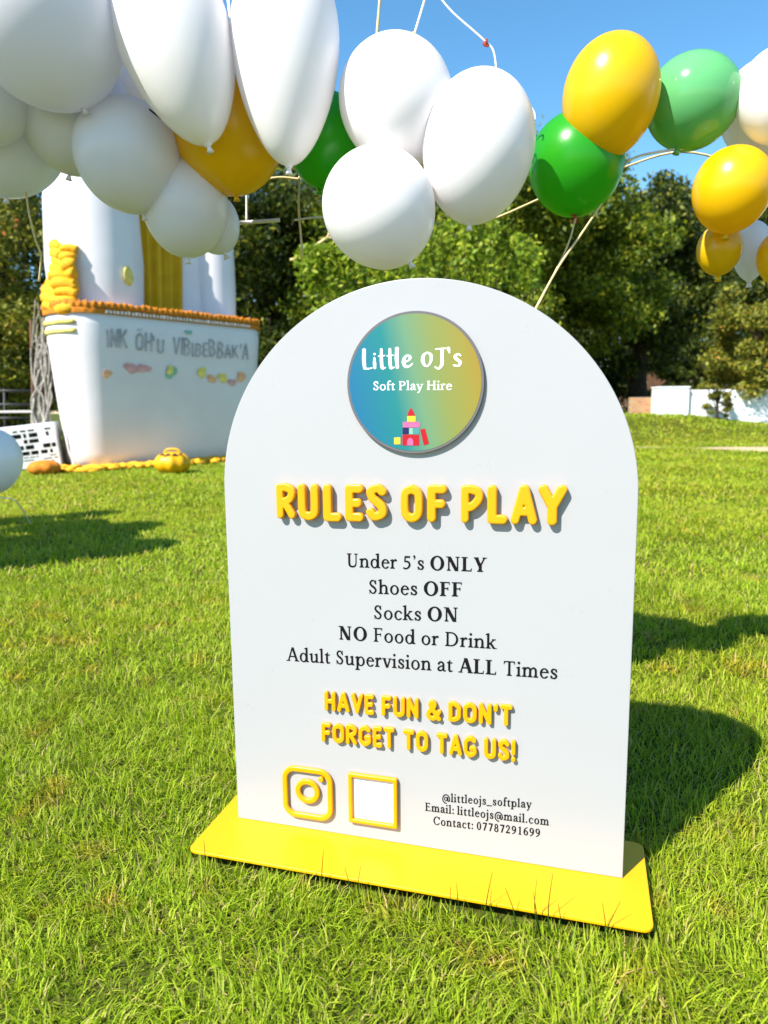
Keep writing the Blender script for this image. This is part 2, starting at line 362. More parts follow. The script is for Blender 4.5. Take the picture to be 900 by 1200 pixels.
    if ch == 'U': g.stem(.16, .2, C, '', 'b'); g.stroke([(.16, .22), (.19, .08), (.33, .025), (.47, .08), (.52, .22)], [T, T, T * .8, h * 1.4, h]); g.stem(.52, .2, C, '', 'b', w=h * 1.15); return adv(.67)
    if ch in 'FE':
        g.stem(.15, 0, C, 'b', 'b'); g.rect(.13, C - h, .47, C); g.poly([(.47, C), (.47, C - .14), (.445, C - .14), (.42, C - h)]); g.rect(.15, .34, .37, .34 + h); g.rect(.365, .27, .365 + h * .8, .43)
        if ch == 'E': g.rect(.13, 0, .50, h); g.poly([(.50, 0), (.52, .15), (.495, .15), (.45, h)])
        return adv(.52 if ch == 'F' else .56)
    if ch == 'D': g.stem(.15, 0, C, 'l', ''); g.rect(.05, C - h * .85, .2, C); g.ring(.31, .34, .35, .34, clip=lambda x, y: x >= .31); g.rect(.15, 0, .32, h * 1.15); g.rect(.15, C - h * 1.15, .32, C); return adv(.72)
    if ch == 'A': g.line(.11, 0, .34, C, h * 1.4); g.line(.59, 0, .355, C + .01, T * 1.2); g.rect(.19, .21, .50, .21 + h); g.rect(.0, 0, .21, h * .85); g.rect(.46, 0, .71, h * .85); return adv(.69)
    if ch == 'T':
        g.stem(.30, 0, C, 'b'); g.rect(.04, C - h, .56, C); g.poly([(.04, C), (.03, C - .15), (.055, C - .15), (.10, C - h)]); g.poly([(.56, C), (.57, C - .15), (.545, C - .15), (.50, C - h)]); return adv(.60)
    if ch == 'P': g.stem(.15, 0, C, 'b', ''); g.rect(.05, C - h * .85, .2, C); g.ring(.28, .495, .235, .185, clip=lambda x, y: x >= .28); g.rect(.15, C - h * 1.15, .29, C); g.rect(.15, .31, .29, .31 + h * 1.15); return adv(.56)
    if ch == 'H': g.stem(.15, 0, C, 'b', 'b'); g.stem(.57, 0, C, 'b', 'b'); g.rect(.15, .33, .57, .33 + h); return adv(.72)
    if ch == 'C': g.ring(.36, .34, .32, .355, clip=lambda x, y: ~((x > .40) & (y < .49) & (y > .16))); g.rect(.59, .45, .59 + h * .8, .67); return adv(.66)
    if ch == 'O': g.ring(.37, .34, .345, .36, T * 1.1); return adv(.74)
    if ch == 'N': g.stem(.15, 0, C, 'b', '', w=h * 1.3); g.stem(.58, 0, C, '', 'b', w=h * 1.3); g.line(.58 - T * .25, -.01, .16, C, T * 1.25); g.rect(.02, C - h * .85, .2, C); return adv(.72)
    if ch == 'L': g.stem(.15, 0, C, 'b', 'b'); g.rect(.13, 0, .49, h); g.poly([(.49, 0), (.51, .16), (.485, .16), (.44, h)]); return adv(.54)
    if ch == 'Y': g.stem(.32, 0, .33, 'b'); g.line(.31, .26, .12, C, T * 1.2); g.line(.335, .28, .53, C, h * 1.4); g.rect(.01, C - h * .85, .24, C); g.rect(.43, C - h * .85, .63, C); return adv(.63)
    if ch == '0': g.ring(.24, .315, .20, .33); return adv(.48)
    if ch == '1': g.stem(.25, 0, .64, 'b', ''); g.poly([(.25, .64), (.10, .56), (.10, .53), (.25, .57)]); return adv(.48)
    if ch == '2': g.stroke([(.09, .48), (.14, .59), (.25, .61), (.345, .51), (.31, .36), (.19, .18), (.08, .05)], [T * .8, h * 1.6, h * 1.6, T, T * .9, h * 1.4, h * 1.2]); g.rect(.05, 0, .42, T * .85); return adv(.48)
    if ch == '5': g.rect(.13, .64 - T * .85, .39, .64); g.stroke([(.145, .6), (.125, .37)], h * 1.3); g.stroke([(.125, .36), (.24, .375), (.345, .30), (.355, .17), (.27, .06), (.15, .02), (.075, .05)], [h, h * 1.6, T * .9, T, T * .7, h * 1.4, T * .8]); return adv(.48)
    if ch in '69':
        g.ring(.25, .195, .195, .205); g.stroke([(.095, .2), (.12, .42), (.22, .55), (.37, .63)], [T, T * .85, T * .6, h * 1.1])
        if ch == '9': g.m = np.roll(g.m[::-1, ::-1], (int(round((2 * (.5 * .63 - GY0) - GH) * RES)), int(round((2 * (.24 - GX0) - GW) * RES))), (0, 1))
        return adv(.48)
    if ch == '7': g.rect(.06, .64 - T * .85, .42, .64); g.line(.19, 0, .395, .62, T * 1.05); return adv(.48)
    if ch == '8': g.ring(.24, .475, .165, .17, T * .85); g.ring(.24, .165, .20, .185); return adv(.48)
    if ch == "'": g.dot(.1, .63, .055); g.stroke([(.125, .62), (.125, .55), (.075, .49)], [.07, .05, .02]); return adv(.2)
    if ch == ':': g.dot(.12, .06, .055 + T * .1); g.dot(.12, .37, .055 + T * .1); return adv(.24)
    if ch == '.': g.dot(.11, .06, .055 + T * .1); return adv(.23)
    if ch == '_': g.rect(0, -.1, .48, -.1 + h * 1.3); return adv(.48)
    if ch == '@':
        g.ring(.40, .22, .37, .40, h * 1.7, h * 1.5, clip=lambda x, y: ~((x > .45) & (y < .06))); g.ring(.37, .22, .155, .19, T * .7, h); g.stem(.55, .1, .40, w=T * .8); g.stroke([(.55, .12), (.6, .04), (.69, .06), (.74, .18)], h * 1.6); return adv(.80)
    return [], .24

def rounded(ch, r=.10):
    """raised letters: one round stroke of radius r, height 1 overall -> (loops, width)"""
    g = Glyph(); R2 = 2 * r; k = 1 - r; w = {'I': R2, "'": R2, '!': R2 * 1.05, 'L': .50, 'E': .52, 'F': .52, 'J': .5, 'M': .8, '&': .72, 'N': .62, 'T': .60, 'S': .58, 'V': .66, 'A': .70, 'Y': .66, 'G': .70, 'O': .66}.get(ch, .62)
    a, b, m = r, w - r, w / 2
    S = lambda p, c=False: g.stroke(p, R2, c)
    s = .86                                                     # glyph drawn at 0.86 so that it fits the raster
    if ch == 'R': S([(a, a), (a, k)]); S([(a, k), (m, k), (b, .79), (b - .03, .60), (m, .49), (a, .47)], True); S([(m - .04, .48), (b, a)])
    elif ch == 'U': S([(a, k), (a, .35)]); S([(a, .36), (a + .03, .19), (m, a), (b - .03, .19), (b, .36)], True); S([(b, .35), (b, k)])
    elif ch == 'L': S([(a, k), (a, a), (b, a)])
    elif ch == 'E': S([(b, k), (a, k), (a, a), (b, a)]); S([(a, .5), (b - .05, .5)])
    elif ch == 'F': S([(b, k), (a, k), (a, a)]); S([(a, .49), (b - .04, .49)])
    elif ch == 'S': S([(b - .01, .80), (b - .10, k), (m, k + .005), (a + .02, .80), (a + .06, .63), (m, .52), (b - .03, .38), (b - .02, .2), (m, a), (a + .08, a + .005), (a, .23)], True)
    elif ch == 'O' or ch == 'Q': S([(m, k), (a + .03, .78), (a, .5), (a + .03, .22), (m, a), (b - .03, .22), (b, .5), (b - .03, .78), (m, k)], True)
    elif ch == 'P': S([(a, a), (a, k)]); S([(a, k), (m, k), (b, .80), (b, .62), (m, .44), (a, .42)], True)
    elif ch == 'A': S([(a, a), (m - .02, k), (m + .02, k), (b, a)]); S([(a + .10, .33), (b - .10, .33)])
    elif ch == 'Y': S([(a, k), (m, .46), (b, k)]); S([(m, .48), (m, a)])
    elif ch == 'H': S([(a, a), (a, k)]); S([(b, a), (b, k)]); S([(a, .5), (b, .5)])
    elif ch == 'V': S([(a, k), (m, a), (b, k)])
    elif ch == 'N': S([(a, a), (a, k), (b, a), (b, k)])
    elif ch == 'D': S([(a, a), (a, k)]); S([(a, k), (m, k - .01), (b - .01, .74), (b, .5), (b - .01, .26), (m, a + .01), (a, a)], True)
    elif ch == 'T': S([(a, k), (b, k)]); S([(m, k), (m, a)])
    elif ch == 'G': S([(b - .02, .80), (m + .02, k), (a + .03, .76), (a, .5), (a + .03, .24), (m + .02, a), (b, .24), (b, .40)], True); S([(b, .42), (m + .06, .42)])
    elif ch == '&': S([(b, a), (.30, .58), (.20, .76), (.28, k), (.40, .80), (.33, .62), (.13, .40), (.11, .22), (.26, a), (.44, .16), (b, .44)], True)
    elif ch == "'": S([(m, k), (m - .01, .74)])
    elif ch == '!': S([(m, k), (m, .42)]); g.dot(m, a + .01, r * 1.05)
    elif ch == 'K': S([(a, a), (a, k)]); S([(b, k), (a + .06, .46)]); S([(a + .16, .55), (b, a)])
    elif ch == 'I': S([(a, a), (a, k)])
    elif ch == 'B': S([(a, a), (a, k)]); S([(a, k), (m, k), (b - .03, .76), (m, .54), (a, .53)], True); S([(a, .53), (m, .53), (b, .30), (m, a), (a, a)], True)
    elif ch == 'J': S([(b, k), (b, .35), (m, a), (a, .28)], True)
    if ch == '&': pass
    lp = g.loops(); return lp, w

def brush(ch):
    """the logo's brush lettering -> (loops, width); cap height 1 is scaled to .8 of the raster"""
    g = Glyph(); t, n = .125, .06; w = .5; S = g.stroke
    if ch == 'L': S([(.10, .80), (.09, .42), (.11, .06)], [t, t * 1.05, t * .85]); S([(.11, .05), (.24, .03), (.36, .06)], [t * .6, n, n * .8]); w = .38
    if ch == 'i': S([(.07, .46), (.075, .22), (.085, .05)], [n * 1.2, t * .9, t * .7]); g.dot(.075, .62, .045); w = .17
    if ch == 't': S([(.14, .80), (.14, .35), (.17, .05), (.28, .06)], [t * .7, t * .9, t * .85, n * .7]); S([(.045, .53), (.25, .55)], n * .8); w = .29
    if ch == 'l': S([(.09, .82), (.08, .42), (.10, .05)], [t, t * 1.05, t * .85]); w = .22
    if ch == 'e': S([(.10, .25), (.26, .33), (.31, .45), (.22, .53), (.12, .43), (.09, .24), (.17, .07), (.32, .12), (.38, .2)], [n, n, t * .8, n, t * .8, t, t * .75, n, n * .7]); w = .42
    if ch == 'O': S([(.24, .62), (.12, .52), (.09, .30), (.16, .10), (.27, .10), (.36, .30), (.35, .52), (.24, .62)], [n, t * .8, t, t * .6, n, t * .7, t * .8, n]); w = .46
    if ch == 'J': S([(.06, .74), (.36, .76)], n * .9); S([(.26, .74), (.26, .40), (.25, .12), (.15, -.04), (.04, .03)], [t * .8, t * .9, t * .9, n, n]); w = .40
    if ch == "'": S([(.06, .76), (.10, .58)], [t * .9, n * .8]); w = .17
    if ch == 's': S([(.28, .46), (.20, .52), (.11, .43), (.17, .31), (.28, .20), (.22, .06), (.07, .08)], [n, n * 1.2, t * .8, t * .9, t * .8, n * 1.2, n]); w = .34
    return g.loops(), w

_cache = {}
def cached(fn, ch, *a):
    k = (fn.__name__, ch) + a
    if k not in _cache: _cache[k] = fn(ch, *a)
    return _cache[k]
def fill_mesh(name, loops, extrude=0.0, bevel=0.0, res=2):
    """2-D loops (x, z in metres) -> a mesh facing -Y with its back on y = 0"""
    cu = bpy.data.curves.new('tmp', 'CURVE'); cu.dimensions = '2D'; cu.fill_mode = 'BOTH'
    cu.extrude = extrude / 2 - bevel if bevel else extrude / 2; cu.bevel_depth = bevel; cu.bevel_resolution = res; cu.offset = -bevel
    for lp in loops:
        s = cu.splines.new('POLY'); s.points.add(len(lp) - 1); s.use_cyclic_u = True
        s.points.foreach_set('co', [c for x, y in lp for c in (x, y, 0, 1)])
    ob = bpy.data.objects.new('tmp', cu); COL.objects.link(ob)
    dg = bpy.context.evaluated_depsgraph_get()
    me = bpy.data.meshes.new_from_object(ob.evaluated_get(dg)); me.name = name
    bpy.data.objects.remove(ob); bpy.data.curves.remove(cu)
    # x,y,z -> x, -z (towards viewer), y
    me.transform(Matrix(((1, 0, 0, 0), (0, 0, -1, -extrude / 2), (0, 1, 0, 0), (0, 0, 0, 1))))
    me.materials.clear()
    if bevel: smooth_by_angle(me, 35)
    return me
def layout(runs, space=.24):
    """runs = [(text, glyph function)] -> list of loops in em units and total width"""
    x, out = 0.0, []
    for text, fn in runs:
        for ch in text:
            if ch == ' ': x += space; continue
            lp, w = fn(ch); out += [[(px + x, py) for px, py in l] for l in lp]; x += w
    return out
def fit_line(loops, left, right, size):
    """scale em-loops so that the ink runs from left to right = (x, z) on the board; size = metres per em vertically"""
    xs = [p[0] for l in loops for p in l]; a, b = min(xs), max(xs); sx = (right[0] - left[0]) / (b - a); sl = (right[1] - left[1]) / (right[0] - left[0])
    return [[(left[0] + (x - a) * sx, left[1] + y * size + (x - a) * sx * sl) for x, y in l] for l in loops]

# ================================================================== SETTING
rng = np.random.default_rng(7)
ys = np.concatenate([np.linspace(-6, 30, 145), np.geomspace(31, 600, 30)]); xs = np.concatenate([-np.geomspace(31, 500, 24)[::-1], np.linspace(-30, 30, 121), np.geomspace(31, 500, 24)])
XX, YY = np.meshgrid(xs, ys); V = np.stack([XX, YY, terrain(XX, YY)], -1).reshape(-1, 3); nx = len(xs)
i, j = np.meshgrid(np.arange(len(ys) - 1), np.arange(nx - 1), indexing='ij'); q = (i * nx + j).ravel()
kind(link('lawn', np_mesh('lawn', V, np.stack([q, q + 1, q + nx + 1, q + nx], 1), smooth_shade=True), M['soil']), 'structure')

def path_band(x):                                             # near and far edge of the sandy footpath
    x = np.asarray(x, float); w = smooth(5.0, 5.7, x)
    c = 12.2 - .10 * (x - 5) - .9 * smooth(4.5, 6, x); return c - .05 - .55 * w, c + .05 + .55 * w
px_ = np.linspace(2.2, 16, 90); n0, n1 = path_band(px_); n0 = n0 + .06 * np.sin(px_ * 5.1); n1 = n1 + .06 * np.sin(px_ * 4.3 + 1)
rows = [np.stack([px_, n0 + (n1 - n0) * t, terrain(px_, n0 + (n1 - n0) * t) + .012], 1) for t in (0, .33, .66, 1)]
V = np.concatenate(rows); n = len(px_); q = (np.arange(3)[:, None] * n + np.arange(n - 1)[None]).ravel()
kind(link('path', np_mesh('path', V, np.stack([q, q + 1, q + n + 1, q + n], 1)), M['sand']), 'structure')

PL, PR, PF, PB = -.336, .334, -.098, .096                       # the base plate in sign coordinates
def grass(zone, n_m2, hgt, wid, seed, margin=1.75, extra=.3):
    g = np.random.default_rng(seed); y0, y1 = zone; half = .54 * margin
    area = half * (y1 ** 2 - y0 ** 2) + extra * (y1 - y0); n = int(area * n_m2)
    y = np.sqrt(g.uniform(y0 ** 2, y1 ** 2, n)); x = g.uniform(-1, 1, n) * (half * y + extra / 2)
    # tufts: drift blades towards clump centres
    cl = g.normal(0, 1, (n, 2)) * .0; x = x + cl[:, 0]; y = y + cl[:, 1]
    s = (RZ.T @ np.stack([x - SIGN_LOC[0], y - SIGN_LOC[1], 0 * x]))
    under = (s[0] > PL - .004) & (s[0] < PR + .004) & (s[1] > PF - .002) & (s[1] < PB + .004)
    p0, p1 = path_band(x); onp = (y > p0 - .05 + .12 * g.random(n)) & (y < p1 + .05 - .12 * g.random(n)) & (x > 2.6)
    hol = np.sin(x * 23 + 3 * np.sin(y * 17 + 1)) * np.sin(y * 27 + 3 * np.sin(x * 13)); keep = ~under & ~onp & (g.random(n) < np.where((s[0] > PL - .03) & (s[0] < PR + .03) & (s[1] > PF - .05) & (s[1] < PB + .03), 1, np.clip(.80 + .45 * hol, .42, 1))); x, y, s = x[keep], y[keep], s[:, keep]; n = len(x)
    patch = .5 + .5 * np.sin(x * 9 + 3 * np.sin(y * 5)) * np.sin(y * 8 + 2 * np.sin(x * 6 + 1))
    patch2 = .5 + .5 * np.sin(x * 31 + 2 * np.sin(y * 23)) * np.sin(y * 29 + 2 * np.sin(x * 19))
    H = hgt * g.uniform(.45, 1.15, n) * (.75 + .35 * patch + .25 * patch2) * np.where(g.random(n) < .04, 1.35, 1)
    near = (s[0] > PL - .02) & (s[0] < PR + .02) & (s[1] > PF - .018) & (s[1] < PB + .02); H = np.where(near, np.clip(H, .02, .029), H)
    W = wid * g.uniform(.6, 1.25, n); th = g.uniform(0, 2 * np.pi, n) * .8 + 2.0 * np.sin(x * 3.1 + y * 2.3) + 1.6 * np.sin(x * 17 + 4) * np.sin(y * 15)
    lean = np.clip(g.normal(1.05, .42, n), .05, 1.6); lean = np.where(near, lean * .5, lean)
    dx, dy = np.cos(th), np.sin(th); fa = th + np.pi / 2 + g.normal(0, .6, n); wx, wy = np.cos(fa), np.sin(fa)
    z = terrain(x, y) - .003; B = np.stack([x, y, z], 1); D3 = np.stack([dx, dy, 0 * dx], 1); Wv = np.stack([wx, wy, 0 * wx], 1) * W[:, None] / 2
    l1 = lean * .55; mid = B + (H * .55)[:, None] * (D3 * np.sin(l1)[:, None] + np.array([0, 0, 1]) * np.cos(l1)[:, None])
    l2 = lean * 1.25 + g.normal(0, .25, n); tip = mid + (H * .55)[:, None] * (D3 * np.sin(l2)[:, None] + np.array([0, 0, 1]) * np.cos(l2)[:, None])
    V = np.stack([B - Wv, B + Wv, mid + Wv * .8, mid - Wv * .8, tip], 1).reshape(-1, 3); q = np.arange(n) * 5
    return V, np.stack([q, q + 1, q + 2, q + 3], 1), np.stack([q + 3, q + 2, q + 4], 1)
Vs, Qs, Ts, o = [], [], [], 0
for a in [((.55, 1.05), 68000, .034, .0023, 1, 1.5), ((1.05, 1.7), 46000, .034, .0026, 2, 1.7), ((1.7, 2.8), 22000, .035, .0036, 3), ((2.8, 5), 9000, .037, .0058, 4),
          ((5, 9), 3200, .042, .0105, 5), ((9, 14), 1250, .045, .018, 6), ((14, 24), 600, .05, .028, 8)]:
    v, q4, t3 = grass(*a); Vs.append(v); Qs.append(q4 + o); Ts.append(t3 + o); o += len(v)
kind(link('grass', np_mesh('grass', np.concatenate(Vs), np.concatenate(Qs), np.concatenate(Ts)), M['grass']), 'stuff')
# ------------------------------------------------------------------ trees
def leaves(g, C, sz, n_dir=None):
    """one folded leaf (two triangles) at every row of C"""
    n = len(C); A = g.normal(0, 1, (n, 3)); A[:, 2] -= .25; A /= np.linalg.norm(A, axis=1)[:, None]
    U = g.normal(0, 1, (n, 3)); U[:, 2] += .9
    if n_dir is not None: U = U + n_dir * .9
    B = np.cross(A, U); B /= np.linalg.norm(B, axis=1)[:, None] + 1e-9
    L = sz * g.uniform(.6, 1.3, n); W = L * g.uniform(.35, .55, n); N = np.cross(B, A)
    V = np.stack([C - A * (L / 2)[:, None], C + B * (W / 2)[:, None] + N * (W * .12)[:, None], C + A * (L / 2)[:, None], C - B * (W / 2)[:, None] + N * (W * .12)[:, None]], 1).reshape(-1, 3)
    q = np.arange(n) * 4; return V, np.concatenate([np.stack([q, q + 1, q + 2], 1), np.stack([q, q + 2, q + 3], 1)])
def tree(name, label, cat, base, top, crown, leafmat, nleaf, sz, seed, trunk_r=.2, bark='bark', nclump=70, low=0.0, group=None, inner=.35):
    """crown = (centre offset x, y, z above base, radii x, y, z); clumps sit mostly in the outer shell"""
    g = np.random.default_rng(seed); root = empty(name, label, cat, base, 0, group)
    cx, cy, cz, rx, ry, rz = crown; R = np.array([rx, ry, rz]); C0 = np.array([cx, cy, cz])
    D = g.normal(0, 1, (nclump, 3)); D /= np.linalg.norm(D, axis=1)[:, None]
    rad = np.where(g.random(nclump) < inner, g.uniform(.25, .75, nclump), g.uniform(.75, 1.05, nclump))
    wob = 1 + .16 * np.sin(D[:, 0] * 5 + seed) * np.cos(D[:, 2] * 4 + seed * .7)
    K = C0 + D * R * (rad * wob)[:, None]; K = K[K[:, 2] > low]
    cr = g.uniform(.16, .30, len(K)) * R.mean()
    per = (cr ** 2); per = (per / per.sum() * nleaf).astype(int) + 1
    idx = np.repeat(np.arange(len(K)), per); n = len(idx)
    E = g.normal(0, 1, (n, 3)); E /= np.linalg.norm(E, axis=1)[:, None]; s = g.random(n) ** .5
    P = K[idx] + E * (cr[idx] * s * g.uniform(.75, 1.25, n))[:, None] * np.array([1, 1, .62])
    P = P[P[:, 2] > low - .2]
    V, T = leaves(g, P, sz)
    link('crown', np_mesh('crown', V, T), M[leafmat], root)
    items = []; tp = np.array([cx * .6, cy * .6, cz + rz * .45]); k = np.linspace(0, 1, 9)[:, None]
    path = tp * k + np.concatenate([g.normal(0, .03 * tp[2] * .3, (9, 2)) * np.sin(k * np.pi), np.zeros((9, 1))], 1); path[0, 2] = -.1
    items.append((path, trunk_r * (1.25 - 1.0 * k[:, 0] ** .8)))
    for c in K[g.permutation(len(K))[:min(16, len(K))]]:
        s = g.uniform(.3, .85); a = path[int(s * 8)]; m = (a + c) / 2 + g.normal(0, .1, 3) + np.array([0, 0, .12 * rz])
        items.append((spline([a, m, c], 5), np.linspace(trunk_r * .42 * (1.1 - s * .6), .012, 11)))
    link('trunk', tubes('trunk', items, 7), M[bark], root)
    return root
def gz(x, y): return float(terrain(x, y))
def plant_at(u, D): x = (u - 450) / F_PX * D; return (x, D, gz(x, D))
TREES = [
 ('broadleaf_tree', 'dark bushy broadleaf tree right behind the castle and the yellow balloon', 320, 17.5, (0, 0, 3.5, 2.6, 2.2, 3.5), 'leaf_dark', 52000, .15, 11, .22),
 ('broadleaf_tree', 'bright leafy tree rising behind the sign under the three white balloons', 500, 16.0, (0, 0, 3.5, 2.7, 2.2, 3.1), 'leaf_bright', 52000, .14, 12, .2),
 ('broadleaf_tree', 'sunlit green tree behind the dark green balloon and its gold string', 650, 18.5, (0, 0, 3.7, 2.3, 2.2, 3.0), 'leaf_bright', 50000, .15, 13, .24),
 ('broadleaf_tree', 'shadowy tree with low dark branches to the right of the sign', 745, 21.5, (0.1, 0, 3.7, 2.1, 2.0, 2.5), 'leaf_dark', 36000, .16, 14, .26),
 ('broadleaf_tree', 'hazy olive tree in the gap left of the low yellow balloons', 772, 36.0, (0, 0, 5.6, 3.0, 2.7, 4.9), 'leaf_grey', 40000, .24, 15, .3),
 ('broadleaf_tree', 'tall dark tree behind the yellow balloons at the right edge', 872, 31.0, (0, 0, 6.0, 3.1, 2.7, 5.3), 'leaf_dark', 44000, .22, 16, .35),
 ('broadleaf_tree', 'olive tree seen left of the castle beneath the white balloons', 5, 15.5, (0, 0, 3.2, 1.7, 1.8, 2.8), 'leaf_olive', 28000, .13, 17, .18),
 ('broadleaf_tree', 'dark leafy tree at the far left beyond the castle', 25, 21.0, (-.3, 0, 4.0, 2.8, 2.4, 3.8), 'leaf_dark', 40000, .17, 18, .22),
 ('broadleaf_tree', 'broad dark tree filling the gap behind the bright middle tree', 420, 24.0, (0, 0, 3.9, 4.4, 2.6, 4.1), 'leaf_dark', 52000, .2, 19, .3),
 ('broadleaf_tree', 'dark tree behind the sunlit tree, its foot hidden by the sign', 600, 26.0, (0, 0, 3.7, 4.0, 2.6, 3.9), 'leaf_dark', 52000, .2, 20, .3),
]
for nm, lab, u, D, cr, lm, nl, sz, sd, tr in TREES:
    tree(nm, lab, 'tree', plant_at(u, D), 0, cr, lm, nl, sz, sd, tr, low=.5, group='trees behind the lawn', nclump=150)
tree('bush', 'big olive bush with orange leaves at the right edge behind the white wall', 'bush', plant_at(884, 16.9), 0, (0, 0, 1.75, 1.1, 1.1, 1.6), 'leaf_olive', 26000, .10, 31, .09, nclump=70, low=.15)
tree('bush', 'small reddish bush growing against the low white garden wall', 'bush', plant_at(838, 15.9), 0, (0, 0, .45, .38, .3, .5), 'leaf_olive', 1500, .08, 32, .03, nclump=20, low=.0)
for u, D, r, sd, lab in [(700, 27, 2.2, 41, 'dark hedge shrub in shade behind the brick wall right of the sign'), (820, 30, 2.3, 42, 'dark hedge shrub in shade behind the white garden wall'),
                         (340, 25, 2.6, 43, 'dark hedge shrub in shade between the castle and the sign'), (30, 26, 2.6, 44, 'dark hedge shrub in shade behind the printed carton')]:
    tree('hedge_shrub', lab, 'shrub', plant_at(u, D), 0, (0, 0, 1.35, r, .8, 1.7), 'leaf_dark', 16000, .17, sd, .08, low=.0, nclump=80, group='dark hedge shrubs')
# a light spray of leaves hanging in front of the trees, above the sign
def spray():
    g = np.random.default_rng(5); tip = at(352, 300, 6.0)
    root = empty('hanging_branch', 'bright green leafy branch hanging in front of the trees left above the sign', 'branch', tuple(at(384, 278, 6.0)))
    o = np.array(root.location); tw = []; pts = []
    for e in [(372, 360), (392, 352), (355, 330), (415, 345), (440, 335), (460, 325), (400, 318), (478, 318), (365, 318), (425, 318), (448, 318), (388, 335), (410, 362)]:
        a = at(360 + (e[0] - 360) * .3, 298, 6.0); b = at(e[0], e[1], 5.95 + g.uniform(-.15, .15)); m = (a + b) / 2 + np.array([0, 0, .08])
        c = spline([a, m, b], 8); tw.append((c - o, np.linspace(.006, .002, len(c))))
        for p in c[4:]:
            pts.append(p - o + g.normal(0, .035, (16, 3)))
    tw.append((spline([at(384, 278, 6.0), tip, at(340, 305, 6.0)], 6) - o, .011)); tw.append((spline([at(384, 278, 6.0), at(420, 285, 6.1), at(478, 306, 6.1)], 6) - o, .009))
    tw.append((spline([at(384, 278, 6.0), at(440, 150, 6.6), at(452, 60, 7.2)], 6) - o, .012))
    V, T = leaves(g, np.concatenate(pts), .062); link('foliage', np_mesh('foliage', V, T), M['leaf_lime'], root); link('twig', tubes('twig', tw, 6), M['string'], root)
def upright_spray():
    g = np.random.default_rng(15); p0 = at(545, 345, 7.5); root = empty('leafy_spray', 'bright wispy spray of leaves standing up behind the top edge of the sign', 'branch', tuple(p0)); tw, pts = [], []
    for k in range(34):
        u = 478 + k * 4.4 + g.normal(0, 4); top = 300 - 52 * math.sin(min(max((u - 470) / 165, 0), 1) * math.pi) + g.normal(0, 12); d = 7.5 + g.normal(0, .25)
        a = at(u + g.normal(0, 8), 350, d); b = at(u + g.normal(0, 14), top, d); c = spline([a, (a + b) / 2 + g.normal(0, .04, 3), b], 8); tw.append((c - p0, np.linspace(.006, .002, len(c))))
        for q in c[3:]: pts.append(q - p0 + g.normal(0, .04, (7, 3)))
    V, T = leaves(g, np.concatenate(pts), .075); link('foliage', np_mesh('foliage', V, T), M['leaf_lime'], root); link('twig', tubes('twig', tw, 5), M['bark'], root)
# ------------------------------------------------------------------ garden wall, brick wall, fence, far things on the right
def box_thing(name, label, cat, p, rz, dims, mat, bevel=.01):
    bm = bmesh.new(); add_box(bm, 0, dims[0], 0, dims[1], -.15, dims[2], bevel); o = link(name, bm_mesh(name, bm), mat); o.location = p; o.rotation_euler.z = rz; return tag(o, label, cat)
p = plant_at(769, 16.2); w = empty('garden_wall', 'low white rendered garden wall across the lawn beside the olive bush', 'wall', p, .02)
bm = bmesh.new(); add_box(bm, 0, .70, 0, .4, -.2, .58, .01); link('pier', bm_mesh('pier', bm), M['render_white'], w)
bm = bmesh.new(); add_box(bm, .702, 2.6, .10, .28, -.3, .54, .01); link('wall', bm_mesh('wall', bm), M['render_white'], w)
bm = bmesh.new(); add_box(bm, -.015, .715, -.015, .415, .583, .62, .008); link('coping', bm_mesh('coping', bm), M['render_white'], w)
box_thing('brick_wall', 'short low red brick wall left of the white garden wall', 'wall', plant_at(738, 16.6), 0, (.60, .22, .38), M['brick'])
def fence(u0, u1, D, hgt, label, mat):
    a, b = np.array(plant_at(u0, D)), np.array(plant_at(u1, D)); root = empty('wooden_fence', label, 'fence', tuple(a)); L = b[0] - a[0]
    bm = bmesh.new(); x = 0.0; g = np.random.default_rng(3)
    while x < L: add_box(bm, x, x + .14, 0, .022, .05, hgt + g.uniform(-.03, .03)); x += .155
    link('boards', bm_mesh('boards', bm), mat, root)
    bm = bmesh.new(); [add_box(bm, 0, L, .025, .07, z, z + .09) for z in (.3, hgt - .35)]; link('rail', bm_mesh('rail', bm), mat, root)
    for k in range(int(L / 2.4) + 1):
        bm = bmesh.new(); add_box(bm, k * 2.4, k * 2.4 + .1, .072, .17, -.1, hgt + .08); link('post', bm_mesh('post', bm), mat, root)
fence(520, 960, 33, 1.75, 'brown wooden fence in deep shade behind the garden wall', M['timber'])
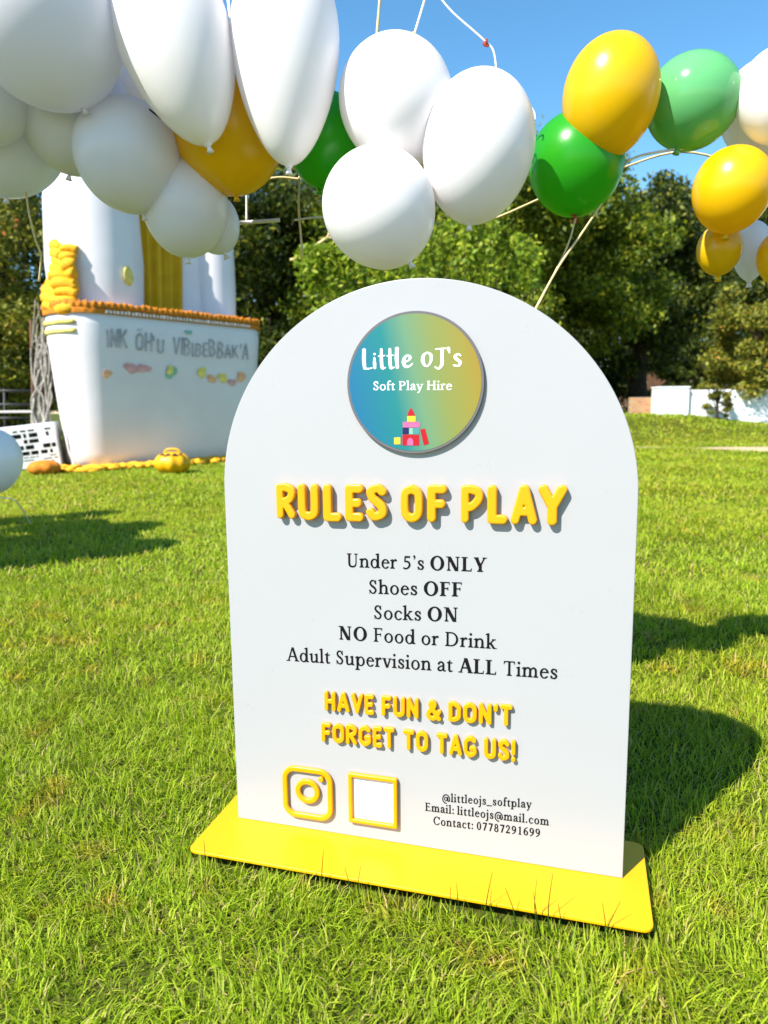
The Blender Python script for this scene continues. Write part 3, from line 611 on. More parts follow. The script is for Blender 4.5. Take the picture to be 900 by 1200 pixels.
def car():
    p = plant_at(800, 31); root = empty('parked_car', 'black parked car seen over the low wall under the trees', 'car', p, .12)
    prof = [(-1.9, .35), (-1.95, .75), (-1.6, .86), (-.9, .92), (-.35, 1.38), (.75, 1.42), (1.35, .98), (1.9, .9), (2.0, .6), (1.95, .35)]
    bm = bmesh.new(); rows = [[bm.verts.new((x, y * (1 if z < .95 else .82), z)) for x, z in prof] for y in (-.8, .8)]
    n = len(prof)
    for k in range(n): bm.faces.new((rows[0][k], rows[0][(k + 1) % n], rows[1][(k + 1) % n], rows[1][k]))
    bm.faces.new(rows[0]); bm.faces.new(rows[1][::-1]); bmesh.ops.bevel(bm, geom=list(bm.edges), offset=.05, segments=2, affect='EDGES')
    link('body', bm_mesh('body', bm, True), plain('black_car_paint', (.008, .008, .009), .35, .3, .05, 5), root)
    for sx in (-1.2, 1.25):
        for sy in (-.74, .74):
            bm = bmesh.new(); bmesh.ops.create_cone(bm, cap_ends=True, segments=20, radius1=.31, radius2=.31, depth=.2); bmesh.ops.rotate(bm, cent=(0, 0, 0), matrix=Matrix.Rotation(math.pi / 2, 3, 'X'), verts=bm.verts)
            o = link('wheel', bm_mesh('wheel', bm), M['black_metal'], root); o.location = (sx, sy, .31)
    bm = bmesh.new(); v = [bm.verts.new(q) for q in ((-.74, -.782, .99), (.98, -.782, .99), (.68, -.70, 1.33), (-.34, -.70, 1.33))]; bm.faces.new(v)
    r = bmesh.ops.extrude_face_region(bm, geom=list(bm.faces)); bmesh.ops.translate(bm, vec=(0, -.02, 0), verts=[k for k in r['geom'] if isinstance(k, bmesh.types.BMVert)])
    link('side_window', bm_mesh('side_window', bm), plain('car_glass', (.05, .06, .07), .08, .6, .02, 5), root)
car()

# ================================================================== INFLATABLE CASTLE
CD = np.array([.643, .766]); CN = np.array([-.766, .643])        # along the front wall / into the castle
C_ORG = np.array([-3.507, 8.25]); C_ROT = math.atan2(CD[1], CD[0])
castle = empty('bouncy_castle', 'big white inflatable bouncy castle with orange trim and yellow drape on the lawn', 'bouncy castle', (C_ORG[0], C_ORG[1], 0), C_ROT)
def outline(L, Dp, r, inset, seg=14):
    x0, x1, y0, y1 = inset, L - inset, inset, Dp - inset; r = max(r - inset * .3, .05); pts = []
    for cx, cy, a0 in ((x0 + r, y0 + r, 180), (x1 - r, y0 + r, 270), (x1 - r, y1 - r, 0), (x0 + r, y1 - r, 90)):
        for k in range(seg + 1):
            a = math.radians(a0 + 90 * k / seg); pts.append((cx + r * math.cos(a), cy + r * math.sin(a)))
    # denser straight runs
    return np.array(pts)
def loft(name, rings):
    n = len(rings[0]); V = np.concatenate(rings); q = []
    for k in range(len(rings) - 1):
        j = np.arange(n); q.append(np.stack([k * n + j, k * n + (j + 1) % n, (k + 1) * n + (j + 1) % n, (k + 1) * n + j], 1))
    me = np_mesh(name, V, np.concatenate(q), np.array([list(range((len(rings) - 1) * n, len(rings) * n))]), np.array([list(range(n))[::-1]]), smooth_shade=True); return me
LEN, DEP = 2.95, .92
prof = [(0, .22), (.05, .15), (.2, .12), (.6, .075), (1.0, .045), (1.4, .02), (1.7, .0), (1.84, .01), (1.91, .05), (1.95, .12), (1.965, .25)]
link('wall', loft('wall', [np.column_stack([outline(LEN, DEP, .40, i), np.full(60, z)]) for z, i in prof]), M['pvc'], castle)
def wall_off(z): return float(np.interp(z, [a for a, b in prof], [b for a, b in prof]))
# ruffled trim round the top of the wall
def ruffle(name, z0, z1, off, amp, freq, mat, parent, jag=0.0):
    o = outline(LEN, DEP, .40, 0, 40); seg = np.linalg.norm(np.diff(np.vstack([o, o[:1]]), axis=0), axis=1); s = np.concatenate([[0], np.cumsum(seg)]); N = 700
    t = np.linspace(0, s[-1], N, endpoint=False); oo = np.vstack([o, o[:1]]); X = np.interp(t, s, oo[:, 0]); Y = np.interp(t, s, oo[:, 1])
    T = np.stack([np.roll(X, -1) - np.roll(X, 1), np.roll(Y, -1) - np.roll(Y, 1)], 1); T /= np.linalg.norm(T, axis=1)[:, None]; Nn = np.stack([T[:, 1], -T[:, 0]], 1)
    g = np.random.default_rng(9); rows = []
    ph = t * freq + 1.5 * np.sin(t * 3); jg = g.uniform(-1, 1, N) * jag
    for k, u in enumerate(np.linspace(0, 1, 5)):
        z = z0 + (z1 - z0) * u + (jg if k == 4 else 0); off_k = off + amp * (.5 + .5 * np.sin(ph + u)) * math.sin(math.pi * (.15 + .7 * u))
        rows.append(np.column_stack([X + Nn[:, 0] * off_k, Y + Nn[:, 1] * off_k, np.broadcast_to(z, (N,))]))
    rows.append(np.column_stack([X - Nn[:, 0] * .16, Y - Nn[:, 1] * .16, np.full(N, z1 - .02)]))
    V = np.concatenate(rows); j = np.arange(N); q = [np.stack([k * N + j, k * N + (j + 1) % N, (k + 1) * N + (j + 1) % N, (k + 1) * N + j], 1) for k in range(5)]
    return link(name, np_mesh(name, V, np.concatenate(q), smooth_shade=True), mat, parent)
ruffle('trim', 1.888, 1.955, .012, .020, 83, M['orange'], castle, .026)
ruffle('trim', 1.825, 1.882, .016, .006, 60, M['orange'], castle)
g = np.random.default_rng(4)                                     # row of small white tags on the trim
for k in range(45):
    bm = bmesh.new(); add_box(bm, .42 + k * .048, .42 + k * .048 + .024 + g.uniform(-.004, .004), -.034, -.029, 1.834, 1.868 + g.uniform(-.008, .006))
    link('white_tag', bm_mesh('white_tag', bm), M['white_vinyl'], castle)
# skirt of loose orange cloth at the foot
bm = bmesh.new(); g = np.random.default_rng(14)
for k in range(150):
    x = g.uniform(-.25, LEN); y = g.uniform(-.22, .16) if x > .4 else g.uniform(-.2, .5); s = g.uniform(.05, .12)
    r = bmesh.ops.create_icosphere(bm, subdivisions=1, radius=1); Mx = Matrix.Translation((x, y, .03 + g.uniform(0, .02))) @ Matrix.Rotation(g.uniform(0, 6), 4, 'Z') @ Matrix.Diagonal((s * 1.6, s, .035, 1))
    for v in r['verts']: v.co += Vector(g.normal(0, .13, 3))
    bmesh.ops.transform(bm, matrix=Mx, verts=r['verts'])
link('foot_skirt', bm_mesh('foot_skirt', bm, True), M['amber'], castle)
def column(x, y, r, h, name='column', sq=1.0, bulge=.04, top=1.0):
    rings = []; a = np.linspace(0, 2 * np.pi, 40, endpoint=False)
    for z, k in [(.02, .94), (1.5, 1 - bulge), (2.0, 1), (2.5, 1 + bulge), (h - r * top, 1)] + [(h - r * top + r * top * math.sin(t), math.cos(t)) for t in np.linspace(.15, 1.5, 9)]:
        rings.append(np.column_stack([x + r * k * np.cos(a), y + r * sq * k * np.sin(a), np.full(40, z)]))
    return link(name, loft(name, rings), M['pvc'], castle)
column(.73, .70, .55, 3.8, bulge=.05, top=1.1)
column(2.55, .70, .30, 3.45, sq=.8, top=.7)
column(2.18, .84, .26, 3.45, sq=.8, top=.7)
column(1.55, 1.45, .55, 3.9, top=.8)
# mustard drape hanging between the columns
N = 60; xs_ = np.linspace(1.25, 2.05, N); rows = []
for z in np.linspace(1.6, 3.5, 12):
    rows.append(np.column_stack([xs_, .70 + .045 * np.sin(xs_ * 38 + .5 * np.sin(z * 2)) + .05 * np.sin(z * 1.3) + .01 * np.sin(xs_ * 90), np.full(N, z)]))
V = np.concatenate(rows); q = (np.arange(11)[:, None] * N + np.arange(N - 1)[None]).ravel()
me = np_mesh('drape', V, np.stack([q, q + 1, q + N + 1, q + N], 1), smooth_shade=True); d = link('drape', me, M['gold_cloth'], castle); md = d.modifiers.new('thick', 'SOLIDIFY'); md.thickness = .012
# orange cloth bunched on the left shoulder
items = []; g = np.random.default_rng(8)
for k in range(9):
    z = 1.98 + k * .085; a = np.linspace(2.0, 4.0, 16); rr = .40 - .02 * k + .03 * np.sin(a * 7 + k)
    items.append((np.column_stack([.42 + rr * np.cos(a), .46 + rr * np.sin(a), z - .12 * (a - 2.0) / 2.0 + .02 * np.sin(a * 5 + k)]), .06 + .02 * np.sin(a * 4 + 2 * k)))
link('shoulder_cloth', tubes('shoulder_cloth', items, 8), M['amber'], castle)
# pale yellow bands under the trim at the left end
for z0 in (1.60, 1.70):
    o = outline(LEN, DEP, .40, wall_off(z0) - .012, 14); o = np.concatenate([o[46:60], o[:8]]); rows = [np.column_stack([o, np.full(len(o), z)]) for z in (z0, z0 + .055)]
    n = len(o); j = np.arange(n - 1); link('band', np_mesh('band', np.concatenate(rows), np.stack([j, j + 1, n + j + 1, n + j], 1), smooth_shade=True), M['yellow_print'], castle).modifiers.new('thick', 'SOLIDIFY').thickness = .006
# faded lettering and fruit prints on the shaded wall
def on_wall(me, name, mat, z, x):
    o = link(name, me, mat, castle); off = wall_off(z); o.location = (x, off - .009, z); o.rotation_euler.x = math.atan2(wall_off(z) - wall_off(z + .25), .25) * 1.0; return o
def wall_text(s, x, z, h, wid, mat, r=.07):
    lp = []; c = 0.0
    for ch in s:
        if ch == ' ': c += .45; continue
        l, w = cached(rounded, ch, r); lp += [[((px + c), py) for px, py in q] for q in l]
        if s[0] == 'O' and ch == 'O': lp += [[(c + q0 + .06 * math.cos(t), 1.14 + .06 * math.sin(t)) for t in np.linspace(0, 6.0, 10)] for q0 in (.2, .44)]
        c += w + .16
    k = wid / c; g = np.random.default_rng(len(s)); wob = lambda x: .035 * math.sin(x * 2.3) + .02 * math.sin(x * 5.1 + 1)
    on_wall(fill_mesh('lettering', [[((px + .10 * math.sin(q[0][0] * 3) * py) * k, (py * (.92 + .14 * math.sin(q[0][0] * 1.9)) + wob(q[0][0])) * h) for px, py in q] for q in lp], .004), 'lettering', mat, z, x)
wall_text("INK", .42, 1.44, .22, .30, M['grey_print'], .075); wall_text("OH'U", .80, 1.42, .22, .42, M['grey_print'], .07); wall_text("VIBIBEBBAK'A", 1.32, 1.40, .22, 1.25, M['grey_print'], .06)
def motif(x, z, sx, sz, mat, seed, name='printed_fruit'):
    g = np.random.default_rng(seed); a = np.linspace(0, 2 * np.pi, 26, endpoint=False); rr = 1 + .18 * np.sin(a * 2 + g.uniform(0, 6)) + .12 * np.sin(a * 3 + g.uniform(0, 6)) + .05 * np.sin(a * 7)
    on_wall(fill_mesh(name, [[(sx * k * math.cos(t), sz * k * math.sin(t)) for t, k in zip(a, rr)]], .004), name, M[mat], z, x)
for a in [(.73, 1.22, .08, .06, 'pink_print', 1), (.90, 1.22, .09, .055, 'pink_print', 2), (1.29, 1.19, .075, .085, 'green_print', 3), (1.76, 1.20, .08, .06, 'yellow_print', 5),
          (1.92, 1.12, .07, .05, 'orange_print', 6), (2.10, 1.14, .09, .055, 'yellow_print', 7), (2.26, 1.08, .06, .05, 'pink_print', 8), (2.42, 1.16, .09, .06, 'orange_print', 9), (.42, 1.14, .06, .045, 'orange_print', 10), (1.56, 1.70, .05, .03, 'green_print', 12)]: motif(*a)
o = motif(1.275, 1.21, .05, .055, 'yellow_print', 4); 
for ob in castle.children:
    if ob.name.startswith('printed_fruit') and abs(ob.location.x - 1.275) < 1e-4: ob.location.y -= .006
# two-tone spot on the big column
bm = bmesh.new(); bmesh.ops.create_uvsphere(bm, u_segments=18, v_segments=10, radius=.12, matrix=Matrix.Translation((.86, .155, 2.33)) @ Matrix.Rotation(.5, 4, 'Z') @ Matrix.Diagonal((1, .2, 1, 1)))
link('yellow_spot', bm_mesh('yellow_spot', bm, True), M['yellow_print'], castle)

# things lying by the castle
def pumpkin(name, label, cat, p, r, h, mat, lobes=9, marks=True):
    root = empty(name, label, cat, p); a = np.linspace(0, 2 * np.pi, 54, endpoint=False); rings = []
    for t in np.linspace(-1.35, 1.42, 14):
        k = math.cos(t) ** .8; rr = r * k * (1 + .05 * np.cos(a * lobes)); rings.append(np.column_stack([rr * np.cos(a), rr * np.sin(a), np.full(54, h / 2 + h / 2 * math.sin(t))]))
    link('body', loft('body', rings), mat, root)
    if marks:
        g = np.random.default_rng(2); bm = bmesh.new()
        for k in range(11):
            t = -2.3 + k * .17; s = r * .70; bmesh.ops.create_icosphere(bm, subdivisions=1, radius=.022, matrix=Matrix.Translation((s * math.cos(t) * 1.02, s * math.sin(t) * 1.02, h * .86 + .012 * math.sin(k * 2))) @ Matrix.Diagonal((1, 1, .7, 1)))
        link('crown_mark', bm_mesh('crown_mark', bm), M['timber'], root)
        link('handle', tubes('handle', [(spline([(-.09, 0, h * .97), (-.05, 0, h * 1.1), (.05, 0, h * 1.1), (.09, 0, h * .97)], 6), .012)], 8), mat, root)
    return root
q = at(203, 552, 7.9); pumpkin('pouffe', 'round bright yellow pouffe with dark marks at the foot of the castle', 'pouffe', (q[0], q[1], .0), .19, .25, M['base'])
q = at(53, 556, 7.9); pumpkin('cushion', 'small orange cushion on the grass left of the castle', 'cushion', (q[0], q[1], 0), .17, .17, M['orange'], 7, False)
# printed carton
q = at(28, 553, 8.5); ct = empty('carton', 'tilted white carton with black print standing left of the castle', 'carton', (q[0], q[1], .02), math.radians(18))
bm = bmesh.new(); add_box(bm, -.5, .42, 0, .5, 0, .52, .008); b_ = link('box', bm_mesh('box', bm), M['white_vinyl'], ct)
g = np.random.default_rng(21); z = .46; lp = []
while z > .06:
    hh = g.choice([.012, .02, .045, .05]); x = -.46
    while x < .36:
        wv = g.uniform(.03, .12)
        if g.random() < .75: lp.append([(x, z - hh), (min(x + wv, .40), z - hh), (min(x + wv, .40), z), (x, z)])
        x += wv + g.uniform(.012, .03)
    if lp: link('printed_line', fill_mesh('printed_line', lp, .001), M['ink'], ct, (0, -.001, 0))
    z -= hh + .022; lp = []
ct.rotation_euler.y = math.radians(-6)
# pale dead vine on a thin dark frame behind the castle's left edge
g = np.random.default_rng(6); q0 = at(57, 500, 8.9); dv = empty('dead_vine', 'pale dead vine climbing a thin pole at the left edge of the castle', 'vine', (q0[0], q0[1], 0)); items = []
for k in range(16):
    pts = [];u0 = 47 + g.uniform(-6, 8)
    for s in range(7): pts.append(at(u0 + g.normal(0, 4), 520 - s * (26 + g.uniform(-3, 3)), 8.75 + g.uniform(-.05, .05)) - np.array([q0[0], q0[1], 0]))
    pts[0][2] = max(pts[0][2], 0); items.append((spline(pts, 4), np.linspace(.014, .005, 25)))
link('stem', tubes('stem', items, 5), M['bark_grey'], dv)
link('pole', tubes('pole', [([at(u, 520, 8.8) * [1, 1, 0] - np.array([q0[0], q0[1], 0]), at(u - 2, 375, 8.8) - np.array([q0[0], q0[1], 0])], .015) for u in (38, 52)], 6), M['timber'], dv)
rk = empty('metal_rack', 'dark metal rack in the shade left of the castle', 'rack', tuple(at(18, 510, 10.5) * [1, 1, 0])); o_ = np.array(rk.location); it = []
for u in (-30, 5, 40):
    for dd in (0, .5): it.append(([at(u, 515, 10.5 + dd) * [1, 1, 0] - o_, at(u, 455, 10.5 + dd) - o_], .018))
for v in (458, 474, 490): it.append(([at(-30, v, 10.5) - o_, at(40, v, 10.5) - o_], .02)); it.append(([at(-30, v, 11) - o_, at(40, v, 11) - o_], .02))
link('frame', tubes('frame', it, 6), M['black_metal'], rk)
bm = bmesh.new(); a_, b_ = at(-34, 484, 10.6) - o_, at(44, 484, 10.6) - o_; add_box(bm, a_[0], b_[0], -.05, .55, a_[2], a_[2] + .03); link('shelf', bm_mesh('shelf', bm), M['pole'], rk)

# ================================================================== BALLOONS
def balloon_mesh(name, rx, ry, taper):
    """round top, drawn-in neck at the bottom; neck end on the origin's -Z side"""
    t = np.linspace(0, np.pi, 30); prof = []
    for a in t:
        z = math.cos(a); r = math.sin(a) * (1 - taper * .115 * max(0, 1 - z) ** 1.6 * .5)
        prof.append((r * rx, z * ry))
    prof = [p for p in prof[:-1] if p[0] > .0045 or p[1] > 0]; zb = -ry * (1.0 + .012 * taper)
    prof.append((.0055, zb)); N = 40; a = np.linspace(0, 2 * np.pi, N, endpoint=False); V = [np.array([[0, 0, ry]])]
    for r, z in prof[1:]: V.append(np.column_stack([r * np.cos(a), r * np.sin(a), np.full(N, z)]))
    V = np.concatenate(V); K = len(prof) - 1; j = np.arange(N); top = np.stack([np.zeros(N, int), 1 + j, 1 + (j + 1) % N], 1)
    q = np.concatenate([np.stack([1 + k * N + j, 1 + (k + 1) * N + j, 1 + (k + 1) * N + (j + 1) % N, 1 + k * N + (j + 1) % N], 1) for k in range(K - 1)])
    return np_mesh(name, V, q, top, smooth_shade=True), zb
def balloon(u, v, rpx, rypx, D, mat, label, tilt=0.0, lean=0.0, taper=1.0, group='garland balloons', pos=None, rad=None, string=None, knot=None):
    c = at(u, v, D) if pos is None else np.array(pos, float); dist = D
    rx = rpx / F_PX * D if rad is None else rad; ry = rypx / F_PX * D if rad is None else rad * 1.12
    b = empty('balloon', label, 'balloon', tuple(c), 0, group); b.rotation_euler = (math.radians(lean), -math.radians(tilt), 0)
    me, zb = balloon_mesh('latex', rx, ry, taper); link('latex', me, M[mat], b)
    bm = bmesh.new(); bmesh.ops.create_cone(bm, cap_ends=True, segments=12, radius1=.0065, radius2=.003, depth=.009, matrix=Matrix.Translation((0, 0, zb - .006)))
    bmesh.ops.create_uvsphere(bm, u_segments=10, v_segments=6, radius=.0048, matrix=Matrix.Translation((0, 0, zb)) @ Matrix.Diagonal((1, 1, .6, 1)))
    link('knot', bm_mesh('knot', bm, True), M[knot or mat], b)
    return b, c, rx, ry
BAL = [
 # u, v, rx, ry, D, colour, label, tilt(+ = neck to the right), lean
 (50, 20, 88, 92, 1.28, 'white_shade', 'large white balloon crossed by a bright stripe in the top left corner', 20, 10),
 (-18, 108, 52, 56, 1.36, 'white_shade', 'white balloon cut by the left edge under the top corner balloon', -20, 0),
 (0, 149, 73, 73, 1.50, 'white_shade', 'shaded white balloon at the left edge above the olive tree', 0, 0),
 (88, 134, 62, 63, 1.44, 'white_shade', 'bluish white shaded balloon left of the round shaded one', -10, 0),
 (142, 108, 60, 64, 1.56, 'white', 'cream tinted white balloon tucked behind the big hanging ones', 0, 0),
 (150, 183, 58, 60, 1.40, 'white_shade', 'round shaded white balloon low over the castle tower', 10, 10),
 (207, 52, 68, 106, 1.30, 'white', 'tall white teardrop balloon left of its twin, knot over the yellow balloon', 16, 0),
 (335, 66, 64, 112, 1.32, 'white', 'tall white teardrop balloon right of its twin, beside blue sky', 0, 0),
 (268, 158, 62, 63, 1.44, 'yellow', 'amber yellow balloon peeping out under two tall white balloons', 5, 0),
 (381, 165, 45, 50, 1.46, 'green', 'bright green balloon between the tall white balloon and the white trio', -8, 0),
 (217, 243, 49, 54, 1.46, 'white_shade', 'cream white balloon hanging lowest over the yellow drape', 0, 0),
 (250, 262, 30, 34, 1.52, 'white_shade', 'small white balloon half behind the lowest cream one', 20, 0),
 (465, 121, 64, 68, 1.34, 'white', 'upper left white balloon of the trio above the sign', 15, 0),
 (560, 174, 64, 80, 1.30, 'white', 'right white balloon of the trio above the sign, longest of them', -6, 0),
 (445, 245, 64, 66, 1.28, 'white', 'lowest white balloon of the trio right above the sign arch', 30, 0),
 (488, 196, 42, 42, 1.44, 'yellow', 'yellow balloon hidden in the middle of the white trio', 0, 0),
 (675, 193, 53, 55, 1.42, 'green', 'dark green balloon below the round yellow one, gold strings at its knot', 0, 0),
 (715, 115, 53, 63, 1.36, 'yellow', 'bright yellow balloon high in the blue sky over the dark green one', -7, 8),
 (811, 120, 51, 49, 1.40, 'mint', 'shiny mint green balloon high in the blue sky', -16, 0),
 (897, 128, 48, 52, 1.46, 'white', 'white balloon at the right edge beside the mint green one', 0, 0),
 (912, 112, 44, 50, 1.34, 'white', 'white balloon cut by the right edge, nearest there', 0, 0),
 (858, 223, 43, 46, 1.36, 'yellow', 'round yellow balloon at the right edge below the white ones', -5, 0),
 (826, 231, 14, 17, 1.55, 'yellow', 'tiny yellow balloon peeping from behind the round yellow one', 0, 0),
 (843, 293, 25, 28, 1.46, 'yellow', 'small yellow balloon under the round yellow one at right', 0, 0),
 (880, 294, 23, 33, 1.52, 'white_shade', 'small pale balloon between two small yellow ones at right', 0, 0),
 (914, 302, 25, 30, 1.42, 'yellow', 'small yellow balloon cut by the right edge above the olive bush', 0, 0),
 (-14, 540, 38, 40, 3.95, 'white', 'white balloon hovering low over the lawn at the left edge', 0, 0),
]
for a in BAL:
    u, v, rx, ry, D, m, lab, tilt, lean = a; tall = 1.75 if ry / rx > 1.4 else (.45 if ry / rx < 1.1 else .6)
    balloon(u, v, rx, ry, D, m, lab, tilt, lean, tall, knot='knot_red' if (u, v) in ((715, 115), (675, 193)) else None)
# the garland goes on up and left out of the picture; a second bunch floats over the lawn at left (it throws the shadow there)
S = -LDIR
def off(ground_xy, z): return np.array([ground_xy[0], ground_xy[1], 0]) + S * (z / S[2])
k = 0
for c0, t, r in [((0, 149, 1.50), .42, .13), ((88, 134, 1.44), .40, .13), ((150, 183, 1.40), .46, .13), ((217, 243, 1.46), .62, .12), ((142, 108, 1.56), .5, .12), ((-18, 108, 1.36), .34, .11), ((20, 60, 1.28), .38, .06)]:
    balloon(0, 0, 0, 0, 1.3, 'white', 'white balloon of the garland beyond the top left of the picture', pos=at(*c0) + S * t, rad=r, group='garland balloons beyond the picture')
bunch = [(-1.34, 3.55, 1.35, .25), (-1.65, 3.33, 1.75, .25), (-1.98, 3.32, 1.25, .25), (-1.62, 3.78, 1.15, .25), (-2.0, 3.75, 1.65, .25), (-1.85, 3.08, 1.5, .2), (-1.6, 4.15, 1.6, .25), (-2.35, 3.35, 1.7, .25), (-2.4, 3.85, 1.3, .25), (-2.0, 4.3, 1.2, .25), (-2.35, 4.5, 1.6, .22), (-2.0, 4.75, 1.75, .18)]
anchor = off((-1.9, 3.8), 1.3); anchor[2] = 0; it = []
for x, y, z, r in bunch:
    p = off((x, y), z); balloon(0, 0, 0, 0, 3, 'white', 'white balloon of the bunch floating beyond the left edge', pos=p, rad=r * .9, group='balloon bunch beyond the left edge')
    it.append((spline([p - [0, 0, r], (p + anchor) / 2 + [0, 0, -.1], anchor], 8), .002))
o = link('string', tubes('string', it, 5), M['ribbon']); tag(o, 'white strings tying the balloon bunch to the lawn beyond the left edge', 'string')

def string(label, pts, D, r, mat, name='string', knots=()):
    D = np.broadcast_to(D, (len(pts),)); P = [at(u, v, d) for (u, v), d in zip(pts, D)]
    root = empty(name, label, 'string', tuple(P[0])); o = np.array(P[0])
    link('cord', tubes('cord', [(spline([p - o for p in P], 8), r)], 6), M[mat], root)
    for (u, v, d, s, m) in knots:
        g = np.random.default_rng(int(u)); bm = bmesh.new(); c = at(u, v, d) - o
        for k in range(7): bmesh.ops.create_icosphere(bm, subdivisions=2, radius=s * g.uniform(.4, .7), matrix=Matrix.Translation(Vector(c + g.normal(0, s * .45, 3))))
        link('knot', bm_mesh('knot', bm, True), M[m], root)
string('white string rising from the yellow tie on the upper left trio balloon', [(482, 52), (488, 32), (497, 2), (508, -40)], 1.34, .0022, 'ribbon', knots=[(482, 47, 1.335, .011, 'amber')])
string('thin white cord curving down from the sky to the longest trio balloon', [(508, -12), (530, 14), (555, 36), (568, 48), (579, 62), (583, 102)], 1.30, .0016, 'ribbon', knots=[(569, 50, 1.297, .0045, 'knot_red')])
string('short curl of white ribbon behind the longest trio balloon', [(606, 108), (618, 120), (626, 132), (627, 141)], 1.36, .0018, 'ribbon')
string('pinkish ribbon running from the mint balloon to the gold strings', [(800, 174), (778, 177), (752, 182), (735, 189)], [1.40, 1.41, 1.42, 1.42], .0022, 'ribbon')
string('gold string slanting from the ribbon down behind the sign', [(735, 189), (722, 208), (704, 240), (680, 276), (655, 312), (627, 363), (610, 396)], [1.42, 1.42, 1.4, 1.36, 1.3, 1.22, 1.15], .0021, 'string')
string('straight gold string from the dark green balloon to the sign back', [(676, 250), (668, 280), (655, 310), (630, 358), (612, 390)], [1.42, 1.38, 1.33, 1.22, 1.15], .0019, 'string', knots=[(676, 249, 1.41, .007, 'knot_red')])
string('white cord from the left edge balloon to the grass', [(-14, 582), (14, 585), (24, 594), (36, 614)], [3.95, 4.0, 4.1, 4.3], .003, 'ribbon')
string('gold string hanging from the shaded balloon at the left edge', [(30, 220), (34, 250), (42, 282), (48, 300), (46, 330)], [1.5, 1.5, 1.52, 1.54, 1.56], .0022, 'string')
string('pale ribbons hanging between the two tall white balloons', [(266, -20), (268, 5), (271, 30), (272, 60)], 1.36, .003, 'ribbon')
string('short dark twig cord from the tall left balloon to the cream one', [(175, 128), (190, 140), (210, 154), (237, 164)], 1.33, .0016, 'bark')
# light lattice of sticks that carries the garland
fr = empty('garland_frame', 'thin lattice of pale and gold sticks carrying the balloons beside the green one', 'frame', tuple(at(290, 215, 1.62))); o = np.array(fr.location)
def stick(pts, D, r, mat): link('stick', tubes('stick', [(spline([at(u, v, D) - o for u, v in pts], 6), r)], 7), M[mat], fr)
stick([(289, 180), (289, 215), (289, 264)], 1.62, .0028, 'pole'); stick([(270, 262), (300, 260), (328, 258)], 1.60, .0042, 'pole'); stick([(295, 214), (325, 208), (352, 210), (400, 214)], 1.61, .0025, 'string')
stick([(351, 206), (350, 240), (352, 270), (355, 302)], 1.58, .0025, 'string'); stick([(345, 258), (370, 255), (400, 256)], 1.62, .0022, 'pole')
stick([(440, 60), (520, 230), (560, 260), (640, 230), (720, 200), (800, 178), (880, 200), (960, 240)], 1.66, .0024, 'string')
stick([(270, 262), (250, 150), (230, 60), (150, 90), (40, 60), (-80, 20)], 1.66, .0030, 'string')
stick([(400, 214), (430, 170), (440, 60), (450, -60)], 1.66, .0030, 'string')
spray(); upright_spray()

# ================================================================== THE SIGN
sign = empty('rules_sign', 'white arched acrylic rules board on a yellow base plate standing on the grass', 'sign', tuple(SIGN_LOC), YAW)
TH = .006; HS, AH = .543, .295
pts = [(-.30, .0)] + [(-.30, HS * k / 6) for k in range(1, 6)]; pts = [(.30, 0)] + [(.30 * math.cos(t), HS + AH * math.sin(t)) for t in np.linspace(0, math.pi, 97)] + [(-.30, 0)]
me = fill_mesh('board', [pts], TH, .0009, 2); b = link('board', me, M['board'], sign, (0, 0, PT + .0004)); b.location.y = TH
def on_board(name, loops, extrude, bevel, mat, y=0.0, parent=sign, res=2):
    return link(name, fill_mesh(name, loops, extrude, bevel, res), mat, parent, (0, -y, PT + .0004))
def rrect(x0, x1, z0, z1, r, n=8):
    out = []
    for cx, cz, a0 in ((x1 - r, z1 - r, 0), (x0 + r, z1 - r, 90), (x0 + r, z0 + r, 180), (x1 - r, z0 + r, 270)):
        out += [(cx + r * math.cos(math.radians(a0 + 90 * k / n)), cz + r * math.sin(math.radians(a0 + 90 * k / n))) for k in range(n + 1)]
    return out
# base plate (flat, rounded corners, on the grass)
me = fill_mesh('base_plate', [rrect(PL, PR, PF, PB, .014)], .0052, .0012, 2); me.transform(Matrix.Rotation(-math.pi / 2, 4, 'X'))
me.update(); zs = [v.co.z for v in me.vertices]; ysv = [v.co.y for v in me.vertices]
o = link('base_plate', me, M['base'], sign); o.location = (0, -(min(ysv) + max(ysv)) / 2 + (PF + PB) / 2, PT - max(zs))
B = board_xz
LF, LS, DT = .0105, .0062, .0062                                     # how far things stand off the board
# big raised letters: pixel boxes (left, right, top, bottom) on the face of each letter
BIG = [('R', 322.7, 346.5, 566.5, 608.5), ('U', 348, 373.5, 567.3, 610.6), ('L', 377.5, 400, 567.8, 612), ('E', 403.5, 426, 568, 612), ('S', 428, 453.3, 567.5, 611.2),
       ('O', 468.8, 495.3, 568.5, 613), ('F', 500, 523.5, 568.5, 613), ('P', 540, 566, 568.7, 613.8), ('L', 571, 594.5, 569, 615), ('A', 598.8, 629.5, 568.7, 615.6), ('Y', 630.8, 664, 568.7, 616.6)]
def raise_letter(ch, x0, x1, zt, zb, r, dep, bev):
    lp, w = cached(rounded, ch, r); xs = [p[0] for l in lp for p in l]; ys_ = [p[1] for l in lp for p in l]; a, c, d, e = min(xs), max(xs), min(ys_), max(ys_)
    f = lambda p: (x0 + (p[0] - a) / (c - a) * (x1 - x0), zb + (p[1] - d) / (e - d) * (zt - zb))
    return on_board('raised_letter', [[f(p) for p in l] for l in lp], dep, bev, M['letter'], .0005, res=3)
for ch, u0, u1, v0, v1 in BIG:
    x0, zt = B(u0, v0, -LF); x1, zb = B(u1, v1, -LF)
    raise_letter(ch, x0, x1, B((u0 + u1) / 2, v0, -LF)[1], B((u0 + u1) / 2, v1, -LF)[1], .120, LF, .0026)
